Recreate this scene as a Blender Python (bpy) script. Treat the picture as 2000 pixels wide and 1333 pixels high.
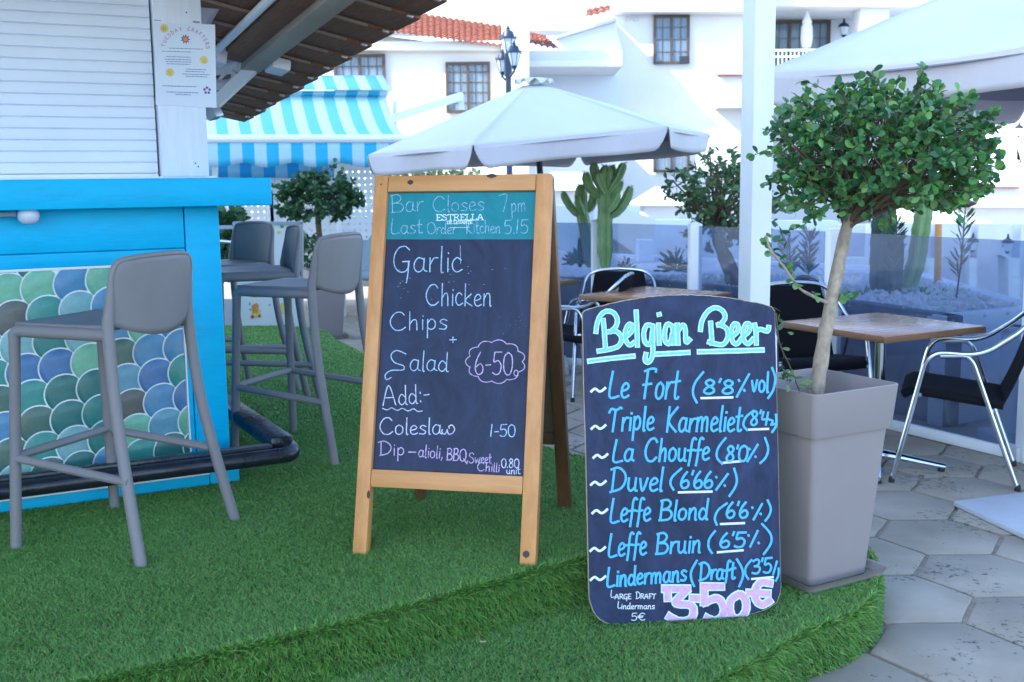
import bpy, bmesh, math, random
import numpy as np
from mathutils import Vector, Matrix, noise
from math import sin, cos, pi, radians

# ------------------------------------------------------------------ scene, camera, world, sun
S = bpy.context.scene
for o in list(bpy.data.objects): bpy.data.objects.remove(o)
COL = S.collection
random.seed(4)
FPX, PITCH, ROLL, CZ = 2185.4, .1427, .0121, 1.47
Fv = Vector((0, cos(PITCH), -sin(PITCH))); R0 = Vector((1, 0, 0)); D0 = Vector((0, -sin(PITCH), -cos(PITCH)))
Rv = R0*cos(ROLL) + D0*sin(ROLL); Dv = D0*cos(ROLL) - R0*sin(ROLL)
cd = bpy.data.cameras.new('camera'); cam = bpy.data.objects.new('camera', cd); COL.objects.link(cam)
cam.matrix_world = Matrix.Translation((0, 0, CZ)) @ Matrix((Rv, -Dv, -Fv)).transposed().to_4x4()
cd.sensor_width = 36; cd.lens = FPX/2000*36; cd.clip_end = 500; cd.clip_start = .05
cd.dof.use_dof = True; cd.dof.focus_distance = 3.7; cd.dof.aperture_fstop = 6.3
S.camera = cam
SUN_EL, SUN_AZ = 38, 240        # sun behind the camera on the left; the unseen block added there shades the bar
w = bpy.data.worlds.new('World'); S.world = w; w.use_nodes = True
nt = w.node_tree; bg = nt.nodes['Background']; sk = nt.nodes.new('ShaderNodeTexSky')
sk.sky_type = 'NISHITA'; sk.sun_disc = False; sk.sun_elevation = radians(SUN_EL); sk.sun_rotation = radians(SUN_AZ)
sk.air_density = 1.0; sk.dust_density = .8; sk.ozone_density = 3.0
nt.links.new(sk.outputs[0], bg.inputs[0]); bg.inputs[1].default_value = .15
sd = bpy.data.lights.new('sun', 'SUN'); sun = bpy.data.objects.new('sun', sd); COL.objects.link(sun)
sd.energy = 2.0; sd.angle = radians(.53); sd.color = (1, .96, .90)
sun.rotation_euler = Vector((sin(radians(SUN_AZ))*cos(radians(SUN_EL)), cos(radians(SUN_AZ))*cos(radians(SUN_EL)), sin(radians(SUN_EL)))).to_track_quat('Z', 'Y').to_euler()
S.view_settings.view_transform = 'Standard'; S.view_settings.look = 'None'; S.view_settings.exposure = 2.3; S.view_settings.gamma = 1
S.render.engine = 'CYCLES'
S.cycles.max_bounces = 8; S.cycles.transparent_max_bounces = 16

def ray(x, y): return Fv + Rv*((x-1000)/FPX) + Dv*((y-666.5)/FPX)
def G(x, y, z=0):
    r = ray(x, y); return r*((z-CZ)/r.z) + Vector((0, 0, CZ))
def A(x, y, Y):
    r = ray(x, y); return r*(Y/r.y) + Vector((0, 0, CZ))

# ------------------------------------------------------------------ materials
M = {}
def srgb(c): return tuple(((v/255)/12.92 if v/255 <= .04045 else ((v/255+.055)/1.055)**2.4) for v in c)
def mat(name, col, rough=.6, metal=0, spec=.5, var=.0, vscale=8, bump=0, bscale=60, col2=None, coat=0, emit=None, estr=0, trans=0, stretch=None, subsurf=0):
    m = bpy.data.materials.new(name); m.use_nodes = True; M[name] = m
    n = m.node_tree; b = n.nodes['Principled BSDF']; L = n.links.new
    b.inputs['Base Color'].default_value = (*col, 1); b.inputs['Roughness'].default_value = rough; b.inputs['Metallic'].default_value = metal
    b.inputs['Specular IOR Level'].default_value = spec; b.inputs['Coat Weight'].default_value = coat
    if trans: b.inputs['Transmission Weight'].default_value = trans
    if emit: b.inputs['Emission Color'].default_value = (*emit, 1); b.inputs['Emission Strength'].default_value = estr
    tc = n.nodes.new('ShaderNodeTexCoord'); mp = n.nodes.new('ShaderNodeMapping'); L(tc.outputs['Object'], mp.inputs[0])
    if stretch: mp.inputs['Scale'].default_value = stretch
    if var or col2:
        t = n.nodes.new('ShaderNodeTexNoise'); t.inputs['Scale'].default_value = vscale; t.inputs['Detail'].default_value = 8; t.inputs['Roughness'].default_value = .65
        L(mp.outputs[0], t.inputs['Vector'])
        r = n.nodes.new('ShaderNodeValToRGB'); r.color_ramp.elements[0].position = .32; r.color_ramp.elements[1].position = .68
        c2 = col2 if col2 else tuple(v*(1-var) for v in col); c1 = col if col2 else tuple(min(1, v*(1+var*.6)) for v in col)
        r.color_ramp.elements[0].color = (*c2, 1); r.color_ramp.elements[1].color = (*c1, 1)
        L(t.outputs[0], r.inputs[0]); L(r.outputs[0], b.inputs['Base Color'])
        rr = n.nodes.new('ShaderNodeMapRange'); rr.inputs[3].default_value = max(0, rough-.08); rr.inputs[4].default_value = min(1, rough+.1)
        L(t.outputs[0], rr.inputs[0]); L(rr.outputs[0], b.inputs['Roughness'])
    if bump:
        t2 = n.nodes.new('ShaderNodeTexNoise'); t2.inputs['Scale'].default_value = bscale; t2.inputs['Detail'].default_value = 4; L(mp.outputs[0], t2.inputs['Vector'])
        bu = n.nodes.new('ShaderNodeBump'); bu.inputs['Strength'].default_value = bump; bu.inputs['Distance'].default_value = .004
        L(t2.outputs[0], bu.inputs['Height']); L(bu.outputs[0], b.inputs['Normal'])
    return m
mat('white_paint', (.80, .82, .84), .55, var=.05, vscale=3, bump=.15, bscale=40)
mat('white_wood', (.74, .79, .88), .5, var=.07, vscale=6, bump=.25, bscale=30, stretch=(6, 6, .6))
mat('shutter', (.72, .78, .88), .45, var=.05, vscale=2.5, bump=.1)
mat('render_white', (.70, .705, .70), .9, var=.10, vscale=.5, bump=.4, bscale=12)
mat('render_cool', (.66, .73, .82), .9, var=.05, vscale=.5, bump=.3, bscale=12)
mat('kiosk_blue', (.0, .47, .78), .42, spec=.22, var=.10, vscale=5, bump=.25, bscale=28, stretch=(1, 1, 4))
mat('dark_wood', (.27, .115, .06), .75, var=.35, vscale=9, bump=.5, bscale=30, stretch=(8, 1, 8))
mat('pale_edge', (.34, .27, .22), .6, var=.2, vscale=5)
mat('beam_wood', (.40, .34, .27), .6, var=.12, vscale=4, bump=.2)
mat('stool_plastic', (.225, .205, .205), .55, var=.06, vscale=10, bump=.10, bscale=220)
mat('stool_dark', (.10, .125, .16), .55, var=.06, vscale=10, bump=.12, bscale=220)
mat('black_paint', (.016, .018, .026), .28, var=.3, vscale=18, bump=.5, bscale=45, spec=.6)
mat('grout', (.85, .86, .86), .8, var=.06, vscale=20)
for i, c in enumerate([(36, 122, 128), (98, 172, 158), (105, 178, 165), (72, 135, 190), (82, 92, 98), (50, 140, 145), (110, 168, 190), (64, 115, 180), (70, 108, 108), (118, 178, 180), (44, 112, 120), (92, 94, 98), (88, 150, 188)]):
    mat('tile_glaze_%d' % i, tuple(min(.75, v*k_) for v, k_ in zip(srgb(c), (1.25, 1.05, .82))), .3, var=.22, vscale=22, bump=.12, bscale=30, spec=.5)
mat('turf_base', (.018, .055, .016), .95, var=.3, vscale=40)
mat('paving', (.30, .31, .31), .8, var=.22, vscale=5, bump=.7, bscale=22)
mat('joint', (.33, .28, .215), .95, var=.3, vscale=14, bump=.6)
mat('ground', (.30, .30, .30), .95, var=.2, vscale=2, bump=.4)
mat('slab_white', (.50, .52, .55), .6, var=.08, vscale=8, bump=.2)
mat('pine_wood', (.74, .345, .12), .45, col2=(.58, .24, .07), vscale=3.2, bump=.25, bscale=40, stretch=(9, 9, .9))
mat('pine_wood_across', (.72, .335, .112), .45, col2=(.58, .245, .072), vscale=3.2, bump=.25, bscale=40, stretch=(.9, 9, 9))
mat('knot', (.07, .035, .03), .6, var=.3, vscale=60)
mat('varnish_back', (.16, .075, .035), .5, var=.3, vscale=5, bump=.2, stretch=(6, 6, .8))
mat('hardboard', (.20, .14, .085), .8, var=.2, vscale=9, bump=.3, bscale=90)
mat('raw_edge', (.50, .34, .17), .8, col2=(.62, .55, .45), vscale=20)
mat('taupe_plastic', (.290, .245, .235), .5, var=.05, vscale=3, bump=.12, bscale=160)
mat('soil', (.05, .035, .025), 1, var=.4, vscale=40, bump=1, bscale=50)
mat('bark', (.50, .40, .29), .85, col2=(.24, .19, .14), vscale=22, bump=1, bscale=70, stretch=(1.3, 1.3, .8))
mat('bark_dark', (.12, .085, .065), .9, var=.3, vscale=20, bump=.6)
mat('twig', (.13, .095, .06), .85, var=.3, vscale=30)
mat('glass_tint', (.6, .7, .9), .05)
mat('aluminium', (.62, .66, .72), .22, metal=1, var=.1, vscale=30)
mat('rubber', (.02, .02, .022), .7, var=.1)
mat('chrome', (.7, .73, .78), .12, metal=1)
mat('weave', (.007, .007, .010), .85, spec=.2, bump=1, bscale=260, var=.3, vscale=150)
mat('table_wood', (.40, .20, .11), .27, col2=(.32, .155, .085), vscale=3, bump=.01, bscale=80, stretch=(1.2, 9, 14), coat=.12, spec=.35)
mat('table_edge', (.20, .095, .04), .5, var=.3, vscale=10, stretch=(1, 1, 8))
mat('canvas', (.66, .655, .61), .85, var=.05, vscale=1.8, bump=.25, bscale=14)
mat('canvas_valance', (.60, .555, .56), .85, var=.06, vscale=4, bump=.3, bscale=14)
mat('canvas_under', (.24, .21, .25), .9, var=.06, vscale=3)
mat('lamp_iron', (.02, .045, .085), .4, var=.15, vscale=20)
mat('iron_black', (.02, .025, .035), .45)
mat('frosted', (.65, .74, .82), .25, var=.05)
mat('lit_glass', (.9, .75, .45), .4, emit=(1, .72, .35), estr=1.2)
mat('clay', (.30, .095, .055), .8, col2=(.19, .055, .035), vscale=5, bump=.3)
mat('window_frame', (.075, .05, .04), .5, var=.15)
mat('window_glass', (.10, .16, .24), .06, spec=.9, var=.2, vscale=2)
mat('curtain', (.36, .42, .50), .8, var=.15, vscale=6, stretch=(12, 12, .3))
mat('red_trim', (.25, .08, .07), .7)
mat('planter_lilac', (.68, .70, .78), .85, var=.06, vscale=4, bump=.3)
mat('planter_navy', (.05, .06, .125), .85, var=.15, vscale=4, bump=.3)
mat('gravel', (.55, .56, .60), .95, var=.35, vscale=30, bump=1, bscale=40)
mat('cactus', (.20, .34, .13), .55, var=.25, vscale=10, bump=.3)
mat('cactus_edge', (.20, .30, .10), .7)
mat('cactus_dark', (.035, .075, .05), .6, var=.3, vscale=12)
mat('banner', (.70, .72, .70), .6, var=.05, vscale=4)
mat('print_orange', (.75, .28, .07), .6, var=.3, vscale=40)
mat('print_yellow', (.75, .58, .15), .6, var=.2, vscale=40)
mat('print_red', (.6, .05, .06), .6)
mat('print_green', (.06, .28, .12), .6, var=.3, vscale=40)
mat('print_purple', (.20, .10, .26), .6)
mat('print_blue', (.22, .30, .50), .6)
mat('paper', (.66, .74, .86), .6, var=.03, vscale=5)
mat('ink', (.10, .13, .30), .7); mat('ink_pink', (.45, .22, .40), .7)
mat('grey_metal', (.40, .43, .46), .4, metal=.6)
mat('hedge_dark', (.03, .05, .03), .9, var=.4, vscale=12)
mat('chair_fabric', (.28, .38, .44), .8, var=.1, vscale=20)
mat('gap_shade', (.05, .08, .12), .8)
mat('bulb', (.62, .66, .78), .3, var=.05, vscale=60)

def foliage_mat(name, cols, rough=.42):
    m = bpy.data.materials.new(name); m.use_nodes = True; M[name] = m
    n = m.node_tree; b = n.nodes['Principled BSDF']; L = n.links.new
    at = n.nodes.new('ShaderNodeAttribute'); at.attribute_name = 'shade'; at.attribute_type = 'GEOMETRY'
    oi = n.nodes.new('ShaderNodeObjectInfo')
    ad = n.nodes.new('ShaderNodeMath'); ad.operation = 'ADD'; L(at.outputs['Fac'], ad.inputs[0]); L(oi.outputs['Random'], ad.inputs[1])
    fr = n.nodes.new('ShaderNodeMath'); fr.operation = 'FRACT'; L(ad.outputs[0], fr.inputs[0])
    r = n.nodes.new('ShaderNodeValToRGB'); L(fr.outputs[0], r.inputs[0]); el = r.color_ramp.elements
    while len(el) < len(cols): el.new(.5)
    for k, c in enumerate(cols): el[k].position = k/(len(cols)-1); el[k].color = (*c, 1)
    L(r.outputs[0], b.inputs['Base Color']); b.inputs['Roughness'].default_value = rough
    tr = n.nodes.new('ShaderNodeBsdfTranslucent'); mx = n.nodes.new('ShaderNodeMixShader'); mx.inputs[0].default_value = .25
    L(r.outputs[0], tr.inputs[0]); L(b.outputs[0], mx.inputs[1]); L(tr.outputs[0], mx.inputs[2]); L(mx.outputs[0], n.nodes['Material Output'].inputs[0])
    return m
foliage_mat('leaf_green', [(.045, .15, .06), (.07, .22, .07), (.10, .30, .08), (.17, .40, .09), (.06, .19, .085), (.13, .33, .075), (.05, .18, .06), (.20, .36, .08), (.03, .10, .05), (.07, .20, .06), (.04, .13, .06), (.06, .19, .07)], .3)
foliage_mat('leaf_dark', [(.018, .06, .03), (.03, .10, .04), (.045, .13, .045), (.06, .16, .05)])
foliage_mat('leaf_olive', [(.05, .12, .05), (.10, .20, .07), (.14, .25, .09), (.07, .16, .07)])
foliage_mat('leaf_yellow', [(.22, .28, .07), (.30, .34, .10), (.16, .24, .08), (.45, .42, .25)])
foliage_mat('grass_blade', [(.06, .17, .04), (.13, .36, .065), (.19, .48, .09), (.28, .58, .13), (.09, .24, .06), (.40, .48, .14), (.05, .13, .04), (.22, .52, .10)], .34)
foliage_mat('leaf_silver', [(.10, .15, .14), (.16, .22, .20), (.07, .11, .10)])

def paint_mat(name, col, chalk=0.0, rough=.7):
    m = mat(name, col, rough)
    if chalk:
        n = m.node_tree; b = n.nodes['Principled BSDF']; L = n.links.new
        tc = n.nodes.new('ShaderNodeTexCoord'); t = n.nodes.new('ShaderNodeTexNoise'); t.inputs['Scale'].default_value = 900; t.inputs['Detail'].default_value = 3
        L(tc.outputs['Object'], t.inputs['Vector'])
        t2 = n.nodes.new('ShaderNodeTexNoise'); t2.inputs['Scale'].default_value = 60; L(tc.outputs['Object'], t2.inputs['Vector'])
        a = n.nodes.new('ShaderNodeMath'); a.operation = 'MULTIPLY_ADD'; L(t2.outputs[0], a.inputs[0]); a.inputs[1].default_value = .35; L(t.outputs[0], a.inputs[2])
        r = n.nodes.new('ShaderNodeMapRange'); r.inputs[1].default_value = .35+chalk*.3; r.inputs[2].default_value = .55+chalk*.3; r.inputs[3].default_value = .15; L(a.outputs[0], r.inputs[0])
        L(r.outputs[0], b.inputs['Alpha'])
    return m
paint_mat('chalk_blue', (.48, .72, .95), .55); paint_mat('chalk_white', (.70, .74, .90), .5); paint_mat('chalk_pink', (.72, .52, .80), .55)
paint_mat('chalk_faint', (.42, .70, .85), .75); paint_mat('print_logo', (.72, .86, .92))
paint_mat('paint_cyan', (.20, .66, .80), .2); paint_mat('paint_pale', (.62, .86, .92), .2); paint_mat('paint_blue', (.09, .48, .84), .18); paint_mat('paint_white', (.78, .82, .88), .12); paint_mat('paint_pink', (.80, .42, .68), .3)

def board_mat(name, c0, c1, smear):
    m = bpy.data.materials.new(name); m.use_nodes = True; M[name] = m
    n = m.node_tree; b = n.nodes['Principled BSDF']; L = n.links.new; b.inputs['Roughness'].default_value = .55; b.inputs['Specular IOR Level'].default_value = .35
    tc = n.nodes.new('ShaderNodeTexCoord'); mp = n.nodes.new('ShaderNodeMapping'); mp.inputs['Scale'].default_value = (1, 1, 1.0); mp.inputs['Rotation'].default_value = (0, .5, 0); L(tc.outputs['Object'], mp.inputs[0])
    mp.inputs['Scale'].default_value = (1, 1, .45); t = n.nodes.new('ShaderNodeTexNoise'); t.inputs['Scale'].default_value = 7; t.inputs['Detail'].default_value = 12; t.inputs['Roughness'].default_value = .7; t.inputs['Distortion'].default_value = 2.2; L(mp.outputs[0], t.inputs['Vector'])
    r = n.nodes.new('ShaderNodeValToRGB'); r.color_ramp.elements[0].position = .35; r.color_ramp.elements[1].position = .75; r.color_ramp.elements[0].color = (*c0, 1); r.color_ramp.elements[1].color = (*c1, 1); L(t.outputs[0], r.inputs[0])
    # chalk dust specks
    v = n.nodes.new('ShaderNodeTexVoronoi'); v.inputs['Scale'].default_value = 75; L(tc.outputs['Object'], v.inputs['Vector'])
    t3 = n.nodes.new('ShaderNodeTexNoise'); t3.inputs['Scale'].default_value = 9; L(tc.outputs['Object'], t3.inputs['Vector'])
    mr = n.nodes.new('ShaderNodeMapRange'); mr.inputs[1].default_value = .55; mr.inputs[2].default_value = .75; mr.inputs[3].default_value = .02; mr.inputs[4].default_value = .13; L(t3.outputs[0], mr.inputs[0])
    lt = n.nodes.new('ShaderNodeMath'); lt.operation = 'LESS_THAN'; L(v.outputs['Distance'], lt.inputs[0]); L(mr.outputs[0], lt.inputs[1])
    mx = n.nodes.new('ShaderNodeMix'); mx.data_type = 'RGBA'; L(r.outputs[0], mx.inputs[6]); mx.inputs[7].default_value = (*smear, 1)
    ml = n.nodes.new('ShaderNodeMath'); ml.operation = 'MULTIPLY'; L(lt.outputs[0], ml.inputs[0]); ml.inputs[1].default_value = .5; L(ml.outputs[0], mx.inputs[0]); L(mx.outputs[2], b.inputs['Base Color'])
board_mat('blackboard', (.009, .017, .046), (.026, .042, .10), (.15, .2, .3))
board_mat('blackboard_beer', (.008, .016, .046), (.034, .052, .125), (.16, .2, .32))
board_mat('teal_print', (.0, .20, .235), (.006, .27, .30), (.1, .4, .45))

# glass fence: tinted sheet that lets the garden show through
m = bpy.data.materials['glass_tint']; n = m.node_tree; n.nodes.clear(); L = n.links.new
out = n.nodes.new('ShaderNodeOutputMaterial'); tp = n.nodes.new('ShaderNodeBsdfTransparent'); tp.inputs[0].default_value = (.64, .71, .80, 1)
gl = n.nodes.new('ShaderNodeBsdfGlossy'); gl.inputs['Roughness'].default_value = .03; df = n.nodes.new('ShaderNodeBsdfDiffuse'); df.inputs[0].default_value = (.30, .38, .55, 1)
tcg = n.nodes.new('ShaderNodeTexCoord'); ng = n.nodes.new('ShaderNodeTexNoise'); ng.inputs['Scale'].default_value = 2.2; ng.inputs['Detail'].default_value = 6; ng.inputs['Distortion'].default_value = .8; L(tcg.outputs['Object'], ng.inputs['Vector'])
mg = n.nodes.new('ShaderNodeMapRange'); mg.inputs[1].default_value = .3; mg.inputs[2].default_value = .75; mg.inputs[3].default_value = .06; mg.inputs[4].default_value = .26; L(ng.outputs[0], mg.inputs[0])
lw = n.nodes.new('ShaderNodeLayerWeight'); lw.inputs[0].default_value = .5; pw = n.nodes.new('ShaderNodeMath'); pw.operation = 'POWER'; pw.inputs[1].default_value = 4; L(lw.outputs['Facing'], pw.inputs[0])
fr = n.nodes.new('ShaderNodeMath'); fr.operation = 'MULTIPLY_ADD'; fr.inputs[1].default_value = .8; fr.inputs[2].default_value = .04; L(pw.outputs[0], fr.inputs[0]); mx = n.nodes.new('ShaderNodeMixShader'); mx2 = n.nodes.new('ShaderNodeMixShader'); L(mg.outputs[0], mx2.inputs[0])
L(fr.outputs[0], mx.inputs[0]); L(tp.outputs[0], mx2.inputs[1]); L(df.outputs[0], mx2.inputs[2]); L(mx2.outputs[0], mx.inputs[1]); L(gl.outputs[0], mx.inputs[2]); L(mx.outputs[0], out.inputs[0])

def stripes(name, ca, cb, period, axis=0, off=0, duty=.5, rough=.8):
    m = mat(name, ca, rough); n = m.node_tree; b = n.nodes['Principled BSDF']; L = n.links.new
    uv = n.nodes.new('ShaderNodeAttribute'); uv.attribute_name = 'su'
    a = n.nodes.new('ShaderNodeMath'); a.operation = 'MULTIPLY_ADD'; a.inputs[1].default_value = 1/period; a.inputs[2].default_value = off; L(uv.outputs['Fac'], a.inputs[0])
    f = n.nodes.new('ShaderNodeMath'); f.operation = 'FRACT'; L(a.outputs[0], f.inputs[0])
    g = n.nodes.new('ShaderNodeMath'); g.operation = 'GREATER_THAN'; g.inputs[1].default_value = duty; L(f.outputs[0], g.inputs[0])
    mx = n.nodes.new('ShaderNodeMix'); mx.data_type = 'RGBA'; mx.inputs[6].default_value = (*ca, 1); mx.inputs[7].default_value = (*cb, 1); L(g.outputs[0], mx.inputs[0]); L(mx.outputs[2], b.inputs['Base Color'])
stripes('awning_stripe', (.16, .56, .64), (.62, .78, .80), .247)
stripes('awning_stripe_low', (.02, .42, .66), (.42, .64, .76), .247)
stripes('awning_back', (.0, .30, .74), (.20, .50, .78), .26)

# ------------------------------------------------------------------ mesh helpers
class MB:
    def __init__(s): s.v = []; s.f = []; s.su = None
    def add(s, vs, fs):
        k = len(s.v); s.v += [Vector(p) for p in vs]; s.f += [tuple(i+k for i in f) for f in fs]; return s
    def box(s, c, size, rot=None):
        hx, hy, hz = size[0]/2, size[1]/2, size[2]/2; R = rot or Matrix.Identity(3); c = Vector(c)
        vs = [c + R @ Vector((x*hx, y*hy, z*hz)) for z in (-1, 1) for y in (-1, 1) for x in (-1, 1)]
        return s.add(vs, [(0, 2, 3, 1), (4, 5, 7, 6), (0, 1, 5, 4), (2, 6, 7, 3), (0, 4, 6, 2), (1, 3, 7, 5)])
    def hexa(s, b, t):   # bottom quad b (ccw from above), top quad t
        return s.add(list(b)+list(t), [(3, 2, 1, 0), (4, 5, 6, 7), (0, 1, 5, 4), (1, 2, 6, 5), (2, 3, 7, 6), (3, 0, 4, 7)])
    def bar(s, a, b, w, h, up=Vector((0, 0, 1))):   # rectangular bar a->b
        a = Vector(a); b = Vector(b); z = (b-a).normalized(); x = z.cross(up)
        if x.length < 1e-4: x = z.cross(Vector((0, 1, 0)))
        x.normalize(); y = x.cross(z)
        q = [x*w/2*i + y*h/2*j for i, j in ((-1, -1), (1, -1), (1, 1), (-1, 1))]
        return s.add([a+p for p in q]+[b+p for p in q], [(0, 1, 2, 3), (7, 6, 5, 4), (0, 4, 5, 1), (1, 5, 6, 2), (2, 6, 7, 3), (3, 7, 4, 0)])
    def tube(s, pts, r, seg=10, closed=False, flat=1.0):
        P = [Vector(p) for p in pts]; n = len(P); rr = r if isinstance(r, (list, tuple)) else [r]*n
        T = []
        for i in range(n):
            if closed: t = P[(i+1) % n]-P[i-1]
            else: t = P[min(i+1, n-1)]-P[max(i-1, 0)]
            T.append(t.normalized())
        N = T[0].orthogonal().normalized(); k = len(s.v)
        for i in range(n):
            N = (N - T[i]*N.dot(T[i])).normalized(); B = T[i].cross(N)
            for j in range(seg):
                a = 2*pi*j/seg; s.v.append(P[i] + (N*cos(a)+B*sin(a)*flat)*rr[i])
        for i in range(n if closed else n-1):
            for j in range(seg):
                a, b = k+i*seg+j, k+i*seg+(j+1) % seg; i2 = (i+1) % n; c, d = k+i2*seg+(j+1) % seg, k+i2*seg+j
                s.f.append((a, b, c, d))
        if not closed:
            s.f.append(tuple(k+j for j in range(seg))[::-1]); s.f.append(tuple(k+(n-1)*seg+j for j in range(seg)))
        return s
    def lathe(s, c, prof, seg=16, ax=None):
        R = ax or Matrix.Identity(3); c = Vector(c); k = len(s.v)
        for (r, z) in prof:
            for j in range(seg): s.v.append(c + R @ Vector((r*cos(2*pi*j/seg), r*sin(2*pi*j/seg), z)))
        for i in range(len(prof)-1):
            for j in range(seg): s.f.append((k+i*seg+j, k+i*seg+(j+1) % seg, k+(i+1)*seg+(j+1) % seg, k+(i+1)*seg+j))
        s.f.append(tuple(k+j for j in range(seg))[::-1]); s.f.append(tuple(k+(len(prof)-1)*seg+j for j in range(seg)))
        return s
    def prism(s, poly, o, u, v, n, th):    # poly in (u,v); extruded from o to o+n*th
        k = len(poly); o = Vector(o)
        a = [o+u*p[0]+v*p[1] for p in poly]; b = [p+n*th for p in a]
        return s.add(a+b, [tuple(range(k))[::-1], tuple(range(k, 2*k))] + [(i, (i+1) % k, k+(i+1) % k, k+i) for i in range(k)])
    def grid(s, fn, nu, nv):
        k = len(s.v)
        for j in range(nv+1):
            for i in range(nu+1): s.v.append(Vector(fn(i/nu, j/nv)))
        for j in range(nv):
            for i in range(nu): a = k+j*(nu+1)+i; s.f.append((a, a+1, a+nu+2, a+nu+1))
        return s
    def build(s, name, m, parent=None, bevel=0, smooth=True, thick=0, world=False, sub=0, angle=35):
        me = bpy.data.meshes.new(name)
        vs = s.v
        if world and parent is not None:
            q = parent; mats = []
            while q is not None: mats.append(Matrix.LocRotScale(q.location, q.rotation_euler, None)); q = q.parent
            W = Matrix.Identity(4)
            for x in reversed(mats): W = W @ x
            Wi = W.inverted(); vs = [Wi @ p for p in vs]
        me.from_pydata([tuple(p) for p in vs], [], s.f); me.update()
        bm = bmesh.new(); bm.from_mesh(me)
        if bevel:
            bmesh.ops.recalc_face_normals(bm, faces=bm.faces)
            ed = [e for e in bm.edges if len(e.link_faces) == 2 and e.calc_face_angle(0) > radians(30)]
            bmesh.ops.bevel(bm, geom=ed, offset=bevel, segments=2, affect='EDGES', profile=.5)
        elif not thick: bmesh.ops.recalc_face_normals(bm, faces=bm.faces)
        bm.to_mesh(me); bm.free()
        if s.su is not None and not bevel:
            at = me.attributes.new('su', 'FLOAT', 'POINT'); at.data.foreach_set('value', s.su)
        me.materials.append(M[m] if isinstance(m, str) else m)
        o = bpy.data.objects.new(name, me); COL.objects.link(o)
        if parent is not None: o.parent = parent
        if smooth:
            me.polygons.foreach_set('use_smooth', [True]*len(me.polygons))
            me.set_sharp_from_angle(angle=radians(angle))
        if thick:
            md = o.modifiers.new('thick', 'SOLIDIFY'); md.thickness = thick; md.offset = 0
        if sub:
            md = o.modifiers.new('sub', 'SUBSURF'); md.levels = sub; md.render_levels = sub
        return o
def smooth_path(pts, n=6, closed=False):
    P = [Vector(p) for p in pts]; out = []; N = len(P)
    rng = range(N if closed else N-1)
    for i in rng:
        if closed: p0, p1, p2, p3 = P[i-1], P[i], P[(i+1) % N], P[(i+2) % N]
        else: p0, p1, p2, p3 = P[max(i-1, 0)], P[i], P[i+1], P[min(i+2, N-1)]
        for k in range(n):
            t = k/n; out.append(.5*((2*p1)+(p2-p0)*t+(2*p0-5*p1+4*p2-p3)*t*t+(3*p1-p0-3*p2+p3)*t**3))
    if not closed: out.append(P[-1])
    return out
def fillet(pts, r, n=5):
    P = [Vector(p) for p in pts]; out = [P[0]]
    for i in range(1, len(P)-1):
        a, b, c = P[i-1], P[i], P[i+1]; d1 = (a-b); d2 = (c-b); q = min(r, d1.length*.45, d2.length*.45)
        s_, e_ = b+d1.normalized()*q, b+d2.normalized()*q
        for k in range(n+1): t = k/n; out.append((1-t)**2*s_+2*t*(1-t)*b+t*t*e_)
    out.append(P[-1]); return out
def tag(o, label=None, cat=None, group=None, kind=None):
    if label: o['label'] = label
    if cat: o['category'] = cat
    if group: o['group'] = group
    if kind: o['kind'] = kind
    return o
def thing(name, loc, label, cat, rz=0, group=None):
    o = bpy.data.objects.new(name, None); COL.objects.link(o); o.location = loc; o.rotation_euler = (0, 0, rz); o.empty_display_size = .1
    return tag(o, label, cat, group)
def copy_tree(o, parent=None):
    c = o.copy(); COL.objects.link(c); c.parent = parent
    for ch in [x for x in ORIG if x.parent == o]: copy_tree(ch, c)
    return c
ORIG = []
def dup(o, loc, rz, label):
    global ORIG
    ORIG = list(bpy.data.objects); c = copy_tree(o); c.location = loc; c.rotation_euler = (0, 0, rz); c['label'] = label; return c
X, Y_, Z = Vector((1, 0, 0)), Vector((0, 1, 0)), Vector((0, 0, 1))
PZ, LZ = .30, .15      # heights of the turf platform and of its lower step

# ------------------------------------------------------------------ ground and paving
g = MB(); g.add([(-150, -60, -.03), (150, -60, -.03), (150, 220, -.03), (-150, 220, -.03)], [(0, 1, 2, 3)])
tag(g.build('ground', 'ground'), kind='structure')
pv = MB().add([(-6, -2, -.012), (8, -2, -.012), (8, 16, -.012), (-6, 16, -.012)], [(0, 1, 2, 3)]).build('terrace_paving', 'joint')
tag(pv, kind='structure')
# hexagonal crazy-cut slabs: material with algae stains and worn patches
m = M['paving']; n = m.node_tree; b = n.nodes['Principled BSDF']; L = n.links.new
tc = n.nodes.new('ShaderNodeTexCoord'); mpw = n.nodes.new('ShaderNodeVectorTransform'); geo = n.nodes.new('ShaderNodeNewGeometry')
t1 = n.nodes.new('ShaderNodeTexNoise'); t1.inputs['Scale'].default_value = 1.9; t1.inputs['Detail'].default_value = 10; L(geo.outputs['Position'], t1.inputs['Vector'])
t2 = n.nodes.new('ShaderNodeTexNoise'); t2.inputs['Scale'].default_value = 30; t2.inputs['Detail'].default_value = 12; t2.inputs['Roughness'].default_value = .7; t2.inputs['Distortion'].default_value = .2; L(geo.outputs['Position'], t2.inputs['Vector'])
oi = n.nodes.new('ShaderNodeObjectInfo')
r1 = n.nodes.new('ShaderNodeValToRGB'); r1.color_ramp.elements[0].position = .35; r1.color_ramp.elements[1].position = .65
r1.color_ramp.elements[0].color = (.27, .225, .17, 1); r1.color_ramp.elements[1].color = (.40, .345, .275, 1); L(t1.outputs[0], r1.inputs[0])
mu = n.nodes.new('ShaderNodeMath'); mu.operation = 'MULTIPLY_ADD'; t3_ = n.nodes.new('ShaderNodeTexNoise'); t3_.inputs['Scale'].default_value = 1.35; t3_.inputs['Detail'].default_value = 2; L(geo.outputs['Position'], t3_.inputs['Vector'])
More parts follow.
